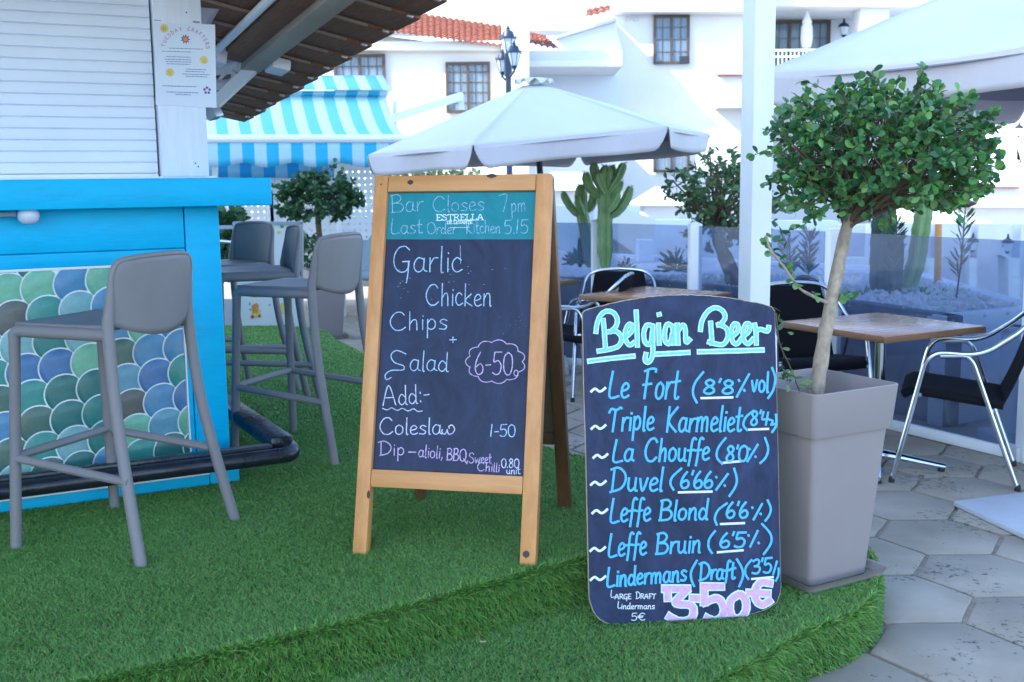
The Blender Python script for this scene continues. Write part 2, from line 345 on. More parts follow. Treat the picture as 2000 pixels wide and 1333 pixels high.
m3_ = n.nodes.new('ShaderNodeMapRange'); m3_.inputs[1].default_value = .40; m3_.inputs[2].default_value = .62; m3_.inputs[3].default_value = .22; m3_.inputs[4].default_value = -.02; L(t3_.outputs[0], m3_.inputs[0])
mu.operation = 'ADD'; L(m3_.outputs[0], mu.inputs[0]); L(t2.outputs[0], mu.inputs[1])
r2 = n.nodes.new('ShaderNodeValToRGB'); r2.color_ramp.elements[0].position = .395; r2.color_ramp.elements[1].position = .46
r2.color_ramp.elements[0].color = (1, 1, 1, 1); r2.color_ramp.elements[1].color = (0, 0, 0, 1); L(mu.outputs[0], r2.inputs[0])
mx = n.nodes.new('ShaderNodeMix'); mx.data_type = 'RGBA'; L(r2.outputs[0], mx.inputs[0]); L(r1.outputs[0], mx.inputs[6]); mx.inputs[7].default_value = (.11, .115, .08, 1)
hs = n.nodes.new('ShaderNodeHueSaturation'); mr = n.nodes.new('ShaderNodeMapRange'); mr.inputs[3].default_value = .85; mr.inputs[4].default_value = 1.15; L(oi.outputs['Random'], mr.inputs[0]); L(mr.outputs[0], hs.inputs['Value']); L(mx.outputs[2], hs.inputs['Color'])
for l in list(b.inputs['Base Color'].links): n.links.remove(l)
L(hs.outputs[0], b.inputs['Base Color'])
HA = .26
def inside_turf(x, y):   # covered by the turf platform
    return x < .95 and x > -2.6 and y > 2.4 and y < 4.6
hexdata = []
for vnum in range(6):
    poly = []
    rnd = random.Random(vnum)
    cs = [(cos(pi*k/3)*(HA-.006), sin(pi*k/3)*(HA-.006)) for k in range(6)]
    for k in range(6):
        a, b2 = cs[k], cs[(k+1) % 6]
        for t in (0, .2, .4, .6, .8):
            x = a[0]*(1-t)+b2[0]*t; y = a[1]*(1-t)+b2[1]*t; q = 1-rnd.uniform(0, .030)
            poly.append((x*q, y*q))
    mb = MB(); k = len(poly)
    mb.add([(x, y, -.03) for x, y in poly]+[(x, y, -.004) for x, y in poly]+[(x*.965, y*.965, 0) for x, y in poly],
           [(i, (i+1) % k, k+(i+1) % k, k+i) for i in range(k)]+[(k+i, k+(i+1) % k, 2*k+(i+1) % k, 2*k+i) for i in range(k)]+[tuple(range(2*k, 3*k))])
    o = mb.build('paving_stone', 'paving', pv); hexdata.append(o.data)
    if vnum: bpy.data.objects.remove(o)
    else: first_hex = o
cnt = 0; used = False
for i in range(-9, 12):
    for j in range(-4, 22):
        cx = 1.36+i*1.5*HA; cy = 3.77+j*math.sqrt(3)*HA+(i % 2)*math.sqrt(3)/2*HA
        if inside_turf(cx, cy) or cy < 2.3 or cy > 11 or abs(cx) > .62*cy+.4: continue
        o = first_hex if not used else bpy.data.objects.new('paving_stone', random.choice(hexdata))
        if used: COL.objects.link(o); o.parent = pv
        used = True
        o.location = (cx, cy, random.uniform(-.002, .002)); o.rotation_euler = (random.uniform(-.003, .003), random.uniform(-.003, .003), random.choice([0, 1, 2, 3, 4, 5])*pi/3); cnt += 1

# ------------------------------------------------------------------ turf platform (two rounded treads)
up_out = [(-3.2, 1.75), (-2.0, 2.1), (-1.4, 2.34), (-1.045, 2.522), (-.86, 2.63), (-.669, 2.745), (-.41, 2.91), (-.17, 3.09), (.03, 3.24), (.25, 3.39), (.50, 3.62), (.66, 3.90), (.62, 4.25), (.42, 4.55), (.12, 4.83), (-.42, 6.1), (-1.01, 7.56), (-1.30, 8.24), (-1.73, 9.07), (-3.2, 9.3)]
lo_out = [(-3.4, .9), (-2.0, 1.35), (-1.0, 1.82), (-.3, 2.22), (.25, 2.60), (.62, 2.90), (.84, 3.126), (.978, 3.224), (1.08, 3.33), (1.165, 3.46), (1.235, 3.68), (1.26, 3.90), (1.19, 4.15), (1.0, 4.40), (.6, 4.62), (.1, 4.80), (-.9, 4.9), (-3.4, 5)]
def tread(outline, z0, z1, name):
    P = smooth_path([(x, y, 0) for x, y in outline], 4)
    k = len(P); c = sum(P, Vector())/k; mb = MB(); rs = []
    offs = [(0.012, z0), (0.006, z0+.3*(z1-z0)), (0, z1-.02), (-.004, z1-.006), (-.014, z1)]
    Nn = []
    for i in range(k):
        t = (P[min(i+1, k-1)]-P[max(i-1, 0)]).normalized(); Nn.append(Vector((t.y, -t.x, 0)))
    vs = []
    for (o_, z) in offs: vs += [(p+nn*o_) + Z*z for p, nn in zip(P, Nn)]
    fs = []
    for r in range(len(offs)-1):
        for i in range(k-1): fs.append((r*k+i, r*k+i+1, (r+1)*k+i+1, (r+1)*k+i))
    fs.append(tuple(range((len(offs)-1)*k, len(offs)*k)))
    mb.add(vs, fs); o = mb.build(name, 'turf_base', smooth=False); tag(o, kind='structure'); return P, Nn, o
PU, NU, _ = tread(up_out, 0.0, PZ, 'turf_platform')
PL_, NL, _ = tread(lo_out, -.01, LZ, 'turf_step')
# turf blades: one mesh, single-triangle blades, dense near, sparse far
rng = np.random.default_rng(3)
def inpoly(px, py, poly):
    ins = np.zeros(len(px), bool); n_ = len(poly); j = n_-1
    for i in range(n_):
        xi, yi = poly[i]; xj, yj = poly[j]
        c_ = ((yi > py) != (yj > py)) & (px < (xj-xi)*(py-yi)/(yj-yi+1e-12)+xi); ins ^= c_; j = i
    return ins
polyU = [(p.x, p.y) for p in PU]; polyL = [(p.x, p.y) for p in PL_]
BP = []; BN = []; BS = []   # base point, normal, size factor
def scatter(n_, x0, x1, y0, y1, z, pin, pout=None):
    px = rng.uniform(x0, x1, n_); py = rng.uniform(y0, y1, n_)
    k = inpoly(px, py, pin)
    if pout is not None: k &= ~inpoly(px, py, pout)
    k &= (np.abs(px) < .50*py+.25) & (py > 1.6)
    px, py = px[k], py[k]; BP.append(np.stack([px, py, np.full(len(px), z)], 1)); BN.append(np.tile([0, 0, 1.], (len(px), 1))); BS.append(np.ones(len(px)))
scatter(600000, -2.3, .9, 2.0, 3.9, PZ, polyU)
scatter(420000, -2.6, .9, 3.9, 5.4, PZ, polyU)
scatter(420000, -3.2, .5, 5.4, 9.4, PZ, polyU)
scatter(800000, -1.4, 1.4, 1.7, 4.8, LZ, polyL, polyU)
def riser(P, Nn, z0, z1, n_):
    P3 = np.array([[p.x, p.y] for p in P]); N3 = np.array([[q.x, q.y] for q in Nn]); seg = np.linalg.norm(np.diff(P3, axis=0), axis=1)
    vis = np.array([1.0 if (abs(P3[i][0]) < .6*P3[i][1]+.3 and P3[i][1] > 1.7 and P3[i][1] < 5.2) else .02 for i in range(len(seg))]); wgt = seg*vis; wgt /= wgt.sum()
    i = rng.choice(len(seg), n_, p=wgt); t = rng.random(n_)
    xy = P3[i]*(1-t)[:, None]+P3[i+1]*t[:, None]; nn = N3[i]*(1-t)[:, None]+N3[i+1]*t[:, None]
    z = rng.uniform(z0, z1, n_); a = np.clip((z-(z1-.03))/.03, 0, 1)
    nr = np.stack([nn[:, 0]*(1-a*.6), nn[:, 1]*(1-a*.6), a*.8], 1); nr /= np.linalg.norm(nr, axis=1)[:, None]
    BP.append(np.stack([xy[:, 0], xy[:, 1], z], 1)); BN.append(nr); BS.append(np.full(n_, 1.1))
riser(PU, NU, LZ-.01, PZ, 60000); riser(PL_, NL, 0, LZ, 52000); riser(PU, NU, PZ-.035, PZ+.002, 26000); riser(PL_, NL, LZ-.035, LZ+.002, 22000)
BP = np.concatenate(BP); BN = np.concatenate(BN); BS = np.concatenate(BS)
_u = (BP[:, 0]-.5173)*cos(.1165)+(BP[:, 1]-3.2242)*sin(.1165); _v = -(BP[:, 0]-.5173)*sin(.1165)+(BP[:, 1]-3.2242)*cos(.1165)
BS = np.where((np.abs(_u) < .30) & (_v > -.05) & (_v < .02) & (BP[:, 2] < .2), BS*.35, BS)      # turf pressed flat along the foot of the leaning board
NB = len(BP)
dist = np.linalg.norm(BP[:, :2], axis=1)
horiz = BN[:, 2] < .6; h = np.where(horiz, rng.uniform(.018, .036, NB), rng.uniform(.008, .015, NB))*BS; wd = np.where(BN[:, 2] < .95, 1.75, 1.0)*.0011*np.maximum(1, dist/3)**1.4*rng.uniform(.7, 1.4, NB)
rd = rng.normal(size=(NB, 3)); tg = rd-BN*(rd*BN).sum(1)[:, None]; tg /= np.linalg.norm(tg, axis=1)[:, None]
lean = np.where(horiz, rng.uniform(.1, .9, NB), rng.uniform(.5, 1.8, NB))
patch = np.sin(BP[:, 0]*5+np.sin(BP[:, 1]*3)*2)*.15
drift = np.stack([-.10+patch, -.10-patch, np.where(horiz, -.30, 0)], 1)
tip = BP+BN*h[:, None]+(tg*lean[:, None]+drift)*h[:, None]
tip[:, 2] = np.maximum(tip[:, 2], BP[:, 2]+np.where(horiz, -.02, .004))
sd_ = np.where(horiz[:, None], np.cross(tip-BP, rng.normal(size=(NB, 3))), np.cross(tip-BP, np.array([0, 0, 1.])+rng.normal(size=(NB, 3))*.45)); sd_ /= np.linalg.norm(sd_, axis=1)[:, None]; sd_ *= wd[:, None]
V_ = np.empty((NB*3, 3)); V_[0::3] = BP-sd_; V_[1::3] = BP+sd_; V_[2::3] = tip
me = bpy.data.meshes.new('artificial_grass'); me.vertices.add(NB*3); me.vertices.foreach_set('co', V_.ravel()); me.loops.add(NB*3); me.loops.foreach_set('vertex_index', np.arange(NB*3, dtype=np.int32))
me.polygons.add(NB); me.polygons.foreach_set('loop_start', np.arange(0, NB*3, 3, dtype=np.int32)); me.polygons.foreach_set('loop_total', np.full(NB, 3, np.int32)); me.update()
at = me.attributes.new('shade', 'FLOAT', 'FACE'); at.data.foreach_set('value', rng.random(NB).astype(np.float32)); me.materials.append(M['grass_blade'])
go = bpy.data.objects.new('artificial_grass', me); COL.objects.link(go); tag(go, 'short green artificial grass covering the bar platform and its step', 'artificial grass', kind='stuff')

# ------------------------------------------------------------------ the bar kiosk
BY = .487; BO = Vector((-1.10, 4.33, 0)); Bd = Vector((cos(BY), sin(BY), 0)); Bs = Vector((-sin(BY), cos(BY), 0)); Bn = -Bs
def bp(t, off, z): return BO + Bd*t + Bn*off + Z*z        # along the front, towards the customer, height
kiosk = thing('bar_kiosk', BO + Z*PZ, 'white and turquoise blue wooden bar kiosk with closed shutter and fish scale tiles', 'kiosk', BY)
def kbox(t0, t1, o0, o1, z0, z1, name, m, bev=.004, parent=kiosk, **k):
    mb = MB().hexa([bp(t0, o0, z0), bp(t1, o0, z0), bp(t1, o1, z0), bp(t0, o1, z0)], [bp(t0, o0, z1), bp(t1, o0, z1), bp(t1, o1, z1), bp(t0, o1, z1)])
    return mb.build(name, m, parent, bevel=bev, world=True, **k)
cabinet = kbox(-2.4, -.155, -2.6, -.012, PZ, 1.385, 'cabinet', 'kiosk_blue', bev=.003)
kbox(-.152, -.022, -2.6, .004, PZ+.05, 1.385, 'corner_board', 'kiosk_blue', bev=.006)
kbox(-2.4, -.156, -.010, .003, 1.232, 1.386, 'upper_board', 'kiosk_blue', bev=.003)
kbox(-2.4, -.156, -.010, .006, 1.178, 1.229, 'rail_board', 'kiosk_blue', bev=.004)
kbox(-.172, -.155, -.010, .0045, .362, 1.176, 'edge_board', 'kiosk_blue', bev=.003)
pl = kbox(-2.4, -.115, -.2, .030, PZ-.02, .357, 'plinth', 'kiosk_blue', bev=.003)
kbox(-.112, .002, -2.6, .030, PZ-.02, .366, 'plinth_end', 'kiosk_blue', bev=.003)
# tile panel with its fish scale tiles
tp_ = kbox(-2.4, -.179, -.008, .000, .350, 1.170, 'tile_panel', 'grout', bev=0)
trim = MB(); trim.bar(bp(-2.4, .004, 1.1735), bp(-.174, .004, 1.1735), .008, .006, Bn); trim.bar(bp(-.1755, .004, .35), bp(-.1755, .004, 1.171), .006, .008, Bn); trim.bar(bp(-2.4, .032, .3545), bp(-.115, .032, .3545), .01, .006, Bn)
trim.build('edge_trim', 'white_paint', tp_, world=True, smooth=False)
La, Lb, RT = Vector((.1105, .010)), Vector((.0135, -.0975)), .0775
def scale_poly():
    inA = lambda p, c: (p-c).length < RT
    pts = []
    for k in range(90):      # own circle, kept outside the two neighbour circles
        a = 2*pi*k/90; p = Vector((cos(a), sin(a)))*(RT-.0058)
        pts.append((p, 'o') if not (inA(p, La) or inA(p, Lb)) else None)
    i0 = next(i for i in range(90) if pts[i] is not None and pts[i-1] is None)
    own = [pts[(i0+i) % 90][0] for i in range(90) if pts[(i0+i) % 90] is not None]
    arcL = []
    for k in range(90):      # along the lower neighbour, from the left point
        a = pi - pi*k/89*1.0; p = Lb+Vector((cos(a), sin(a)))*RT
        if p.length < RT-.0060 and (p-La).length > RT: arcL.append(p)
    arcR = []
    for k in range(90):
        a = pi*1.5 - pi*k/89; p = La+Vector((cos(a), sin(a)))*RT
        if p.length < RT-.0060 and (p-Lb).length > RT: arcR.append(p)
    return own[::3]+arcL[::3]+arcR[::3]
SP = scale_poly()
def clip(poly, ax, val, keep_less):
    out = []
    for i in range(len(poly)):
        a, b = poly[i-1], poly[i]; ia = (a[ax] <= val) == keep_less; ib = (b[ax] <= val) == keep_less
        if ia != ib: t = (val-a[ax])/(b[ax]-a[ax]); out.append(a+(b-a)*t)
        if ib: out.append(b)
    return out
tile_cache = {}; rt = random.Random(12); ntile = 0
TC = Vector((-.795+.019, 1.092))   # centre of the pale green tile at the top left
colseq = [0, 1, 2, 3, 4, 5, 6, 7, 8, 9, 10, 11, 12]
known = {(0, 0): 1, (1, 0): 2, (2, 0): 3, (-1, 0): 0, (0, 1): 4, (1, 1): 5, (2, 1): 6, (-1, 1): 3}
for j in range(-1, 10):
    for i in range(-15, 9):
        c = TC+La*i+Lb*j
        poly = [c+p for p in SP]
        for ax, val, less in ((0, -.181, True), (1, 1.167, True), (1, .362, False), (0, -2.35, False)):
            if poly: poly = clip(poly, ax, val, less)
        if len(poly) < 3 or c.x < -1.5: continue
        ar = abs(sum(poly[k-1].x*poly[k].y-poly[k].x*poly[k-1].y for k in range(len(poly))))/2
        if ar < 2e-4: continue
        ci = known.get((i, j), rt.choice(colseq)); mn = 'tile_glaze_%d' % ci
        base = bp(c.x, 0, c.y); q = [p-c for p in poly]; whole = len(poly) == len(SP) and all((p-s_).length < 1e-6 for p, s_ in zip(q, SP))
        if whole and ci in tile_cache: o = bpy.data.objects.new('tile', tile_cache[ci]); COL.objects.link(o); o.parent = tp_
        else:
            mb = MB(); n_ = len(q)     # local frame of the kiosk: x along, z up, -y out
            in_ = [Vector((p.x, 0, p.y)) for p in q]
            mb.add([p+Vector((0, .001, 0)) for p in in_]+[p+Vector((0, -.0022, 0)) for p in in_]+[p*.98+Vector((0, -.0030, 0)) for p in in_],
                   [(i_, (i_+1) % n_, n_+(i_+1) % n_, n_+i_) for i_ in range(n_)]+[(n_+i_, n_+(i_+1) % n_, 2*n_+(i_+1) % n_, 2*n_+i_) for i_ in range(n_)]+[tuple(range(2*n_, 3*n_))])
            o = mb.build('tile', mn, tp_)
            if whole: tile_cache[ci] = o.data
        o.location = (c.x, rt.uniform(-.0006, .0006), c.y-PZ); ntile += 1
# counter slab
kbox(-2.4, .156, -2.9, .12, 1.387, 1.492, 'counter', 'kiosk_blue', bev=.007)
kbox(-2.4, -.03, -2.6, .0, 1.4925, 1.50, 'counter_strip', 'white_paint', bev=.001)
# shutter
sh = kbox(-2.4, -.23, -.12, -.055, 1.50, 2.9, 'shutter', 'shutter', bev=0)
for k in range(30):
    z0 = 1.512+k*.0405
    mb = MB(); prof = [(-.041, 0), (-.0362, .003), (-.0345, .012), (-.0345, .029), (-.0362, .037), (-.041, .0402)]
    k2 = len(prof)
    mb.add([bp(-2.4, p[0], z0+p[1]) for p in prof]+[bp(-.232, p[0], z0+p[1]) for p in prof], [(i, i+1, k2+i+1, k2+i) for i in range(k2-1)]+[tuple(range(k2)), tuple(range(k2, 2*k2))[::-1]])
    mb.build('slat', 'shutter', sh, world=True)
kbox(-2.4, -.232, -.052, -.028, 1.4935, 1.511, 'bottom_bar', 'white_paint', bev=.002)
kbox(-.224, -.050, -.16, .0, 1.493, 2.9, 'post', 'white_wood', bev=.003)
kbox(-.13, -.052, -2.5, -.17, 1.493, 2.9, 'side_wall', 'white_wood', bev=0)
nb = MB()
for t, z in ((-.105, 2.10), (-.090, 1.535), (-.100, 1.548)): nb.lathe(bp(t, .001, z), [(0, 0), (.003, 0), (.003, .001), (0, .001)], 8, Matrix((Bd, Z, Bn)).transposed())
nb.build('nail', 'black_paint', kiosk, world=True)
# globe lamp under the counter and its conduit
lm = MB(); lm.lathe(bp(-.70, .06, 1.387), [(.030, 0), (.036, -.010), (.037, -.022), (.033, -.036), (.022, -.046), (.008, -.050), (.001, -.051)], 20)
lm.build('globe_lamp', 'bulb', kiosk, world=True)
MB().tube([bp(-2.3, .06, 1.374), bp(-.74, .06, 1.374)], .009, 8).build('conduit', 'grey_metal', kiosk, world=True)
# foot rail
def fr(t, off, z): return bp(t, off, z)
rail_z = .452
mb = MB(); mb.tube(fillet([fr(-2.4, .245, rail_z-.012), fr(.168, .245, rail_z-.012), fr(.168, .13, rail_z+.006), fr(.160, .02, rail_z+.008)], .075, 8), .030, 16)
mb.build('foot_rail_tube', 'black_paint', kiosk, world=True)
kbox(-2.4, .09, .165, .212, rail_z-.005, rail_z+.027, 'foot_rail_board', 'black_paint', bev=.006)
mb = MB(); mb.bar(fr(.140, .175, rail_z+.018), fr(.140, -2.3, rail_z+.018), .095, .055); mb.build('foot_rail_side', 'black_paint', kiosk, bevel=.014, world=True)
for t, off in ((-2.2, .20), (-1.3, .20), (.145, -.9), (.145, -2.0)): MB().tube([fr(t, off, PZ), fr(t, off, rail_z)], .016, 8).build('foot_rail_stand', 'black_paint', kiosk, world=True)
# sloping roof seen from below
E1 = ray(-59.2, 564.9).normalized(); E2 = ray(3866.8, 965.7).normalized()      # down the eave, across the boards
RP = Vector((0, 0, CZ)) + (A(490, 112, 1) - Vector((0, 0, CZ)))*5.4
RNn = E1.cross(E2).normalized()
if RNn.z > 0: RNn = -RNn
def rp(x, y, off=0):
    r = ray(x, y); P0 = RP+RNn*off; c0 = Vector((0, 0, CZ)); return c0 + r*((P0-c0).dot(RNn)/r.dot(RNn))
roof = MB()
def ab(P):   # coordinates in the roof plane
    q = P-RP; g11, g12, g22 = 1, E1.dot(E2), 1; a_, b_ = q.dot(E1), q.dot(E2); dt = 1-g12*g12
    return (a_-g12*b_)/dt, (b_-g12*a_)/dt
EA = ab(rp(481, 240)); EB = ab(rp(880, 0)); e_b = (EA[1]+EB[1])/2
far_a = EA[0]; rootroof = MB()
rootroof.hexa([RP+E1*(-2.6)+E2*(-2.6)-RNn*.03, RP+E1*far_a+E2*(-2.6)-RNn*.03, RP+E1*far_a+E2*e_b-RNn*.03, RP+E1*(-2.6)+E2*e_b-RNn*.03],
              [RP+E1*(-2.6)+E2*(-2.6)-RNn*.06, RP+E1*far_a+E2*(-2.6)-RNn*.06, RP+E1*far_a+E2*e_b-RNn*.06, RP+E1*(-2.6)+E2*e_b-RNn*.06])
rf = rootroof.build('roof', 'dark_wood', kiosk, world=True, smooth=False)
a1 = [ab(rp(*p))[0] for p in ((495.6, 230), (516, 217), (535, 204), (557.6, 191), (582, 175), (608, 158.5), (642, 139), (681, 114))]
step = (a1[0]-a1[-1])/7
k = 0; a = far_a
while a > -2.5:
    a0 = a-step
    mb = MB(); lap = .010; q = random.uniform(-.006, .006)
    p = lambda a_, b_, o_: RP+E1*a_+E2*b_+RNn*o_
    mb.hexa([p(a0+.006, -2.5, lap), p(a, -2.5, 0), p(a, e_b-.01+q, 0), p(a0+.006, e_b-.01+q, lap)], [p(a0+.006, -2.5, -.012), p(a, -2.5, -.022), p(a, e_b-.01+q, -.022), p(a0+.006, e_b-.01+q, -.012)])
    mb.build('roof_board', 'dark_wood', rf, bevel=.002, world=True)
    mb = MB(); mb.bar(p(a0+.004, -2.5, .009), p(a0+.004, e_b-.14, .009), .012, .010, RNn); mb.build('board_lip', 'pale_edge', rf, world=True, smooth=False)
    mb = MB(); mb.box(p(a0+.004, e_b-.055, .012), (.03, .016, .012), Matrix((E2, E1, RNn)).transposed()); mb.build('clip', 'grey_metal', rf, world=True, bevel=.003)
    a = a0
ba, bb = ab(rp(490, 112))
mb = MB(); mb.bar(RP+E1*ba+E2*bb+RNn*.035, RP+E1*(-2.4)+E2*bb+RNn*.035, .085, .07, RNn); mb.build('roof_beam', 'beam_wood', kiosk, bevel=.003, world=True)
mb = MB(); mb.bar(RP+E1*ba+E2*(bb-.10)+RNn*.02, RP+E1*(-2.4)+E2*(bb-.10)+RNn*.02, .11, .04, RNn); mb.build('inner_beam', 'dark_wood', kiosk, bevel=.003, world=True)
mb = MB(); mb.tube([RP+E1*(ba+.12)+E2*(bb-.20)+RNn*.05, RP+E1*(-2.4)+E2*(bb-.20)+RNn*.05], .018, 10); mb.build('awning_arm_tube', 'white_paint', kiosk, world=True)
mb = MB(); mb.box(RP+E1*(ba-.10)+E2*(bb-.17)+RNn*.06, (.05, .12, .07), Matrix((E2, E1, RNn)).transposed()); mb.build('arm_clamp', 'white_paint', kiosk, bevel=.006, world=True)
mb = MB(); mb.box(RP+E1*(ba-.16)+E2*(bb+.10)+RNn*.05, (.09, .16, .05), Matrix((E2, E1, RNn)).transposed()); mb.build('junction_box', 'white_paint', kiosk, bevel=.008, world=True)
Yb = RP.y
def bq(x, y, dy=0): return A(x, y, Yb+dy)
mb = MB(); mb.bar(bq(400, 138, .12), bq(503, 129), .05, .055, Y_); mb.bar(bq(380, 240, .05), bq(500, 128, -.02), .05, .055, Y_)
mb.tube(fillet([bq(400, 170, .1), bq(458, 163, .05), bq(463, 140, .02)], .08), .024, 10)
mb.tube(fillet([bq(395, 95, .15), bq(440, 108, .08), bq(470, 130, .02)], .10), .02, 10)
mb.tube([bq(418, 168, .1), bq(470, 110, 0)], .009, 8)
mb.build('roof_bracket', 'white_paint', kiosk, world=True)
mb = MB(); mb.bar(bq(408, 224, .02), bq(425, 214, 0), .07, .07, Y_); mb.build('bracket_foot', 'grey_metal', kiosk, bevel=.01, world=True)
mb = MB(); mb.hexa([A(385, 70, 4.62), A(409, 52, 4.60), A(409, 52, 4.75), A(385, 70, 4.75)], [A(395, -40, 4.62), A(462, -40, 4.60), A(462, -40, 4.75), A(395, -40, 4.75)]); mb.build('gable_board', 'white_wood', kiosk, world=True, smooth=False)

# poster on the post
def plane_px(P0, N):
    c0 = Vector((0, 0, CZ))
    def f(x, y):
        r = ray(x, y); return c0+r*((P0-c0).dot(N)/r.dot(N))
    return f
pf = plane_px(bp(0, .004, 0), Bn)
poster = thing('notice_poster', bp(-.12, .004, 1.75), 'pale printed notice with yellow suns and pink flowers, taped to the white kiosk post', 'poster', BY)
q = [pf(302, 45), pf(420, 48.5), pf(423, 211), pf(304, 205)]
MB().hexa([p-Bn*.0012 for p in q], q).build('sheet', 'paper', poster, world=True, smooth=False)
def disc(c, r, th, u, v, n_, k=16, star=0): return [c+(u*cos(2*pi*i/k)+v*sin(2*pi*i/k))*(r*(star if (star and i % 2) else 1)) for i in range(k)]
U3 = Bd; V3 = Z
def padd(mb, c, r, k=16, star=0, off=.0004):
    p = disc(c+Bn*off, r, 0, U3, V3, Bn, k, star); mb.add(p, [tuple(range(k))])
mb = MB()
for x, y in ((321, 56), (398, 118), (332, 142)): padd(mb, pf(x, y), .016, 20, .86)
mb.build('printed_sun', 'print_yellow', poster, world=True, smooth=False)
mb = MB()
for x, y in ((321, 56), (398, 118), (332, 142)):
    for dx in (-.004, .004): padd(mb, pf(x, y)+U3*dx+V3*.002, .0018, 8, 0, .0008)
    mb.add([pf(x, y)+Bn*.0008+U3*a_+V3*b_ for a_, b_ in ((-.005, -.003), (0, -.006), (.005, -.003), (.004, -.002), (0, -.0045), (-.004, -.002))], [(0, 1, 4, 5), (1, 2, 3, 4)])
mb.build('printed_face', 'print_purple', poster, world=True, smooth=False)
mb = MB(); padd(mb, pf(362, 77), .019, 18, .55)
for k in range(5): padd(mb, pf(404.5, 177)+(U3*cos(2*pi*k/5+1.57)+V3*sin(2*pi*k/5+1.57))*.010, .0052, 8)
mb.build('printed_flower', 'print_purple', poster, world=True, smooth=False)
mb = MB(); padd(mb, pf(362, 77), .0085, 14, 0, .0009); mb.build('flower_centre', 'print_orange', poster, world=True, smooth=False)

# ------------------------------------------------------------------ stroke lettering
GL = {}
def gdef(txt):
    for line in txt.strip().splitlines():
        ch, wv, *st = line.split('|'); GL[ch.strip() or ' '] = (float(wv), [[tuple(float(v) for v in p.split(',')) for p in s_.split()] for s_ in st if s_.strip()])
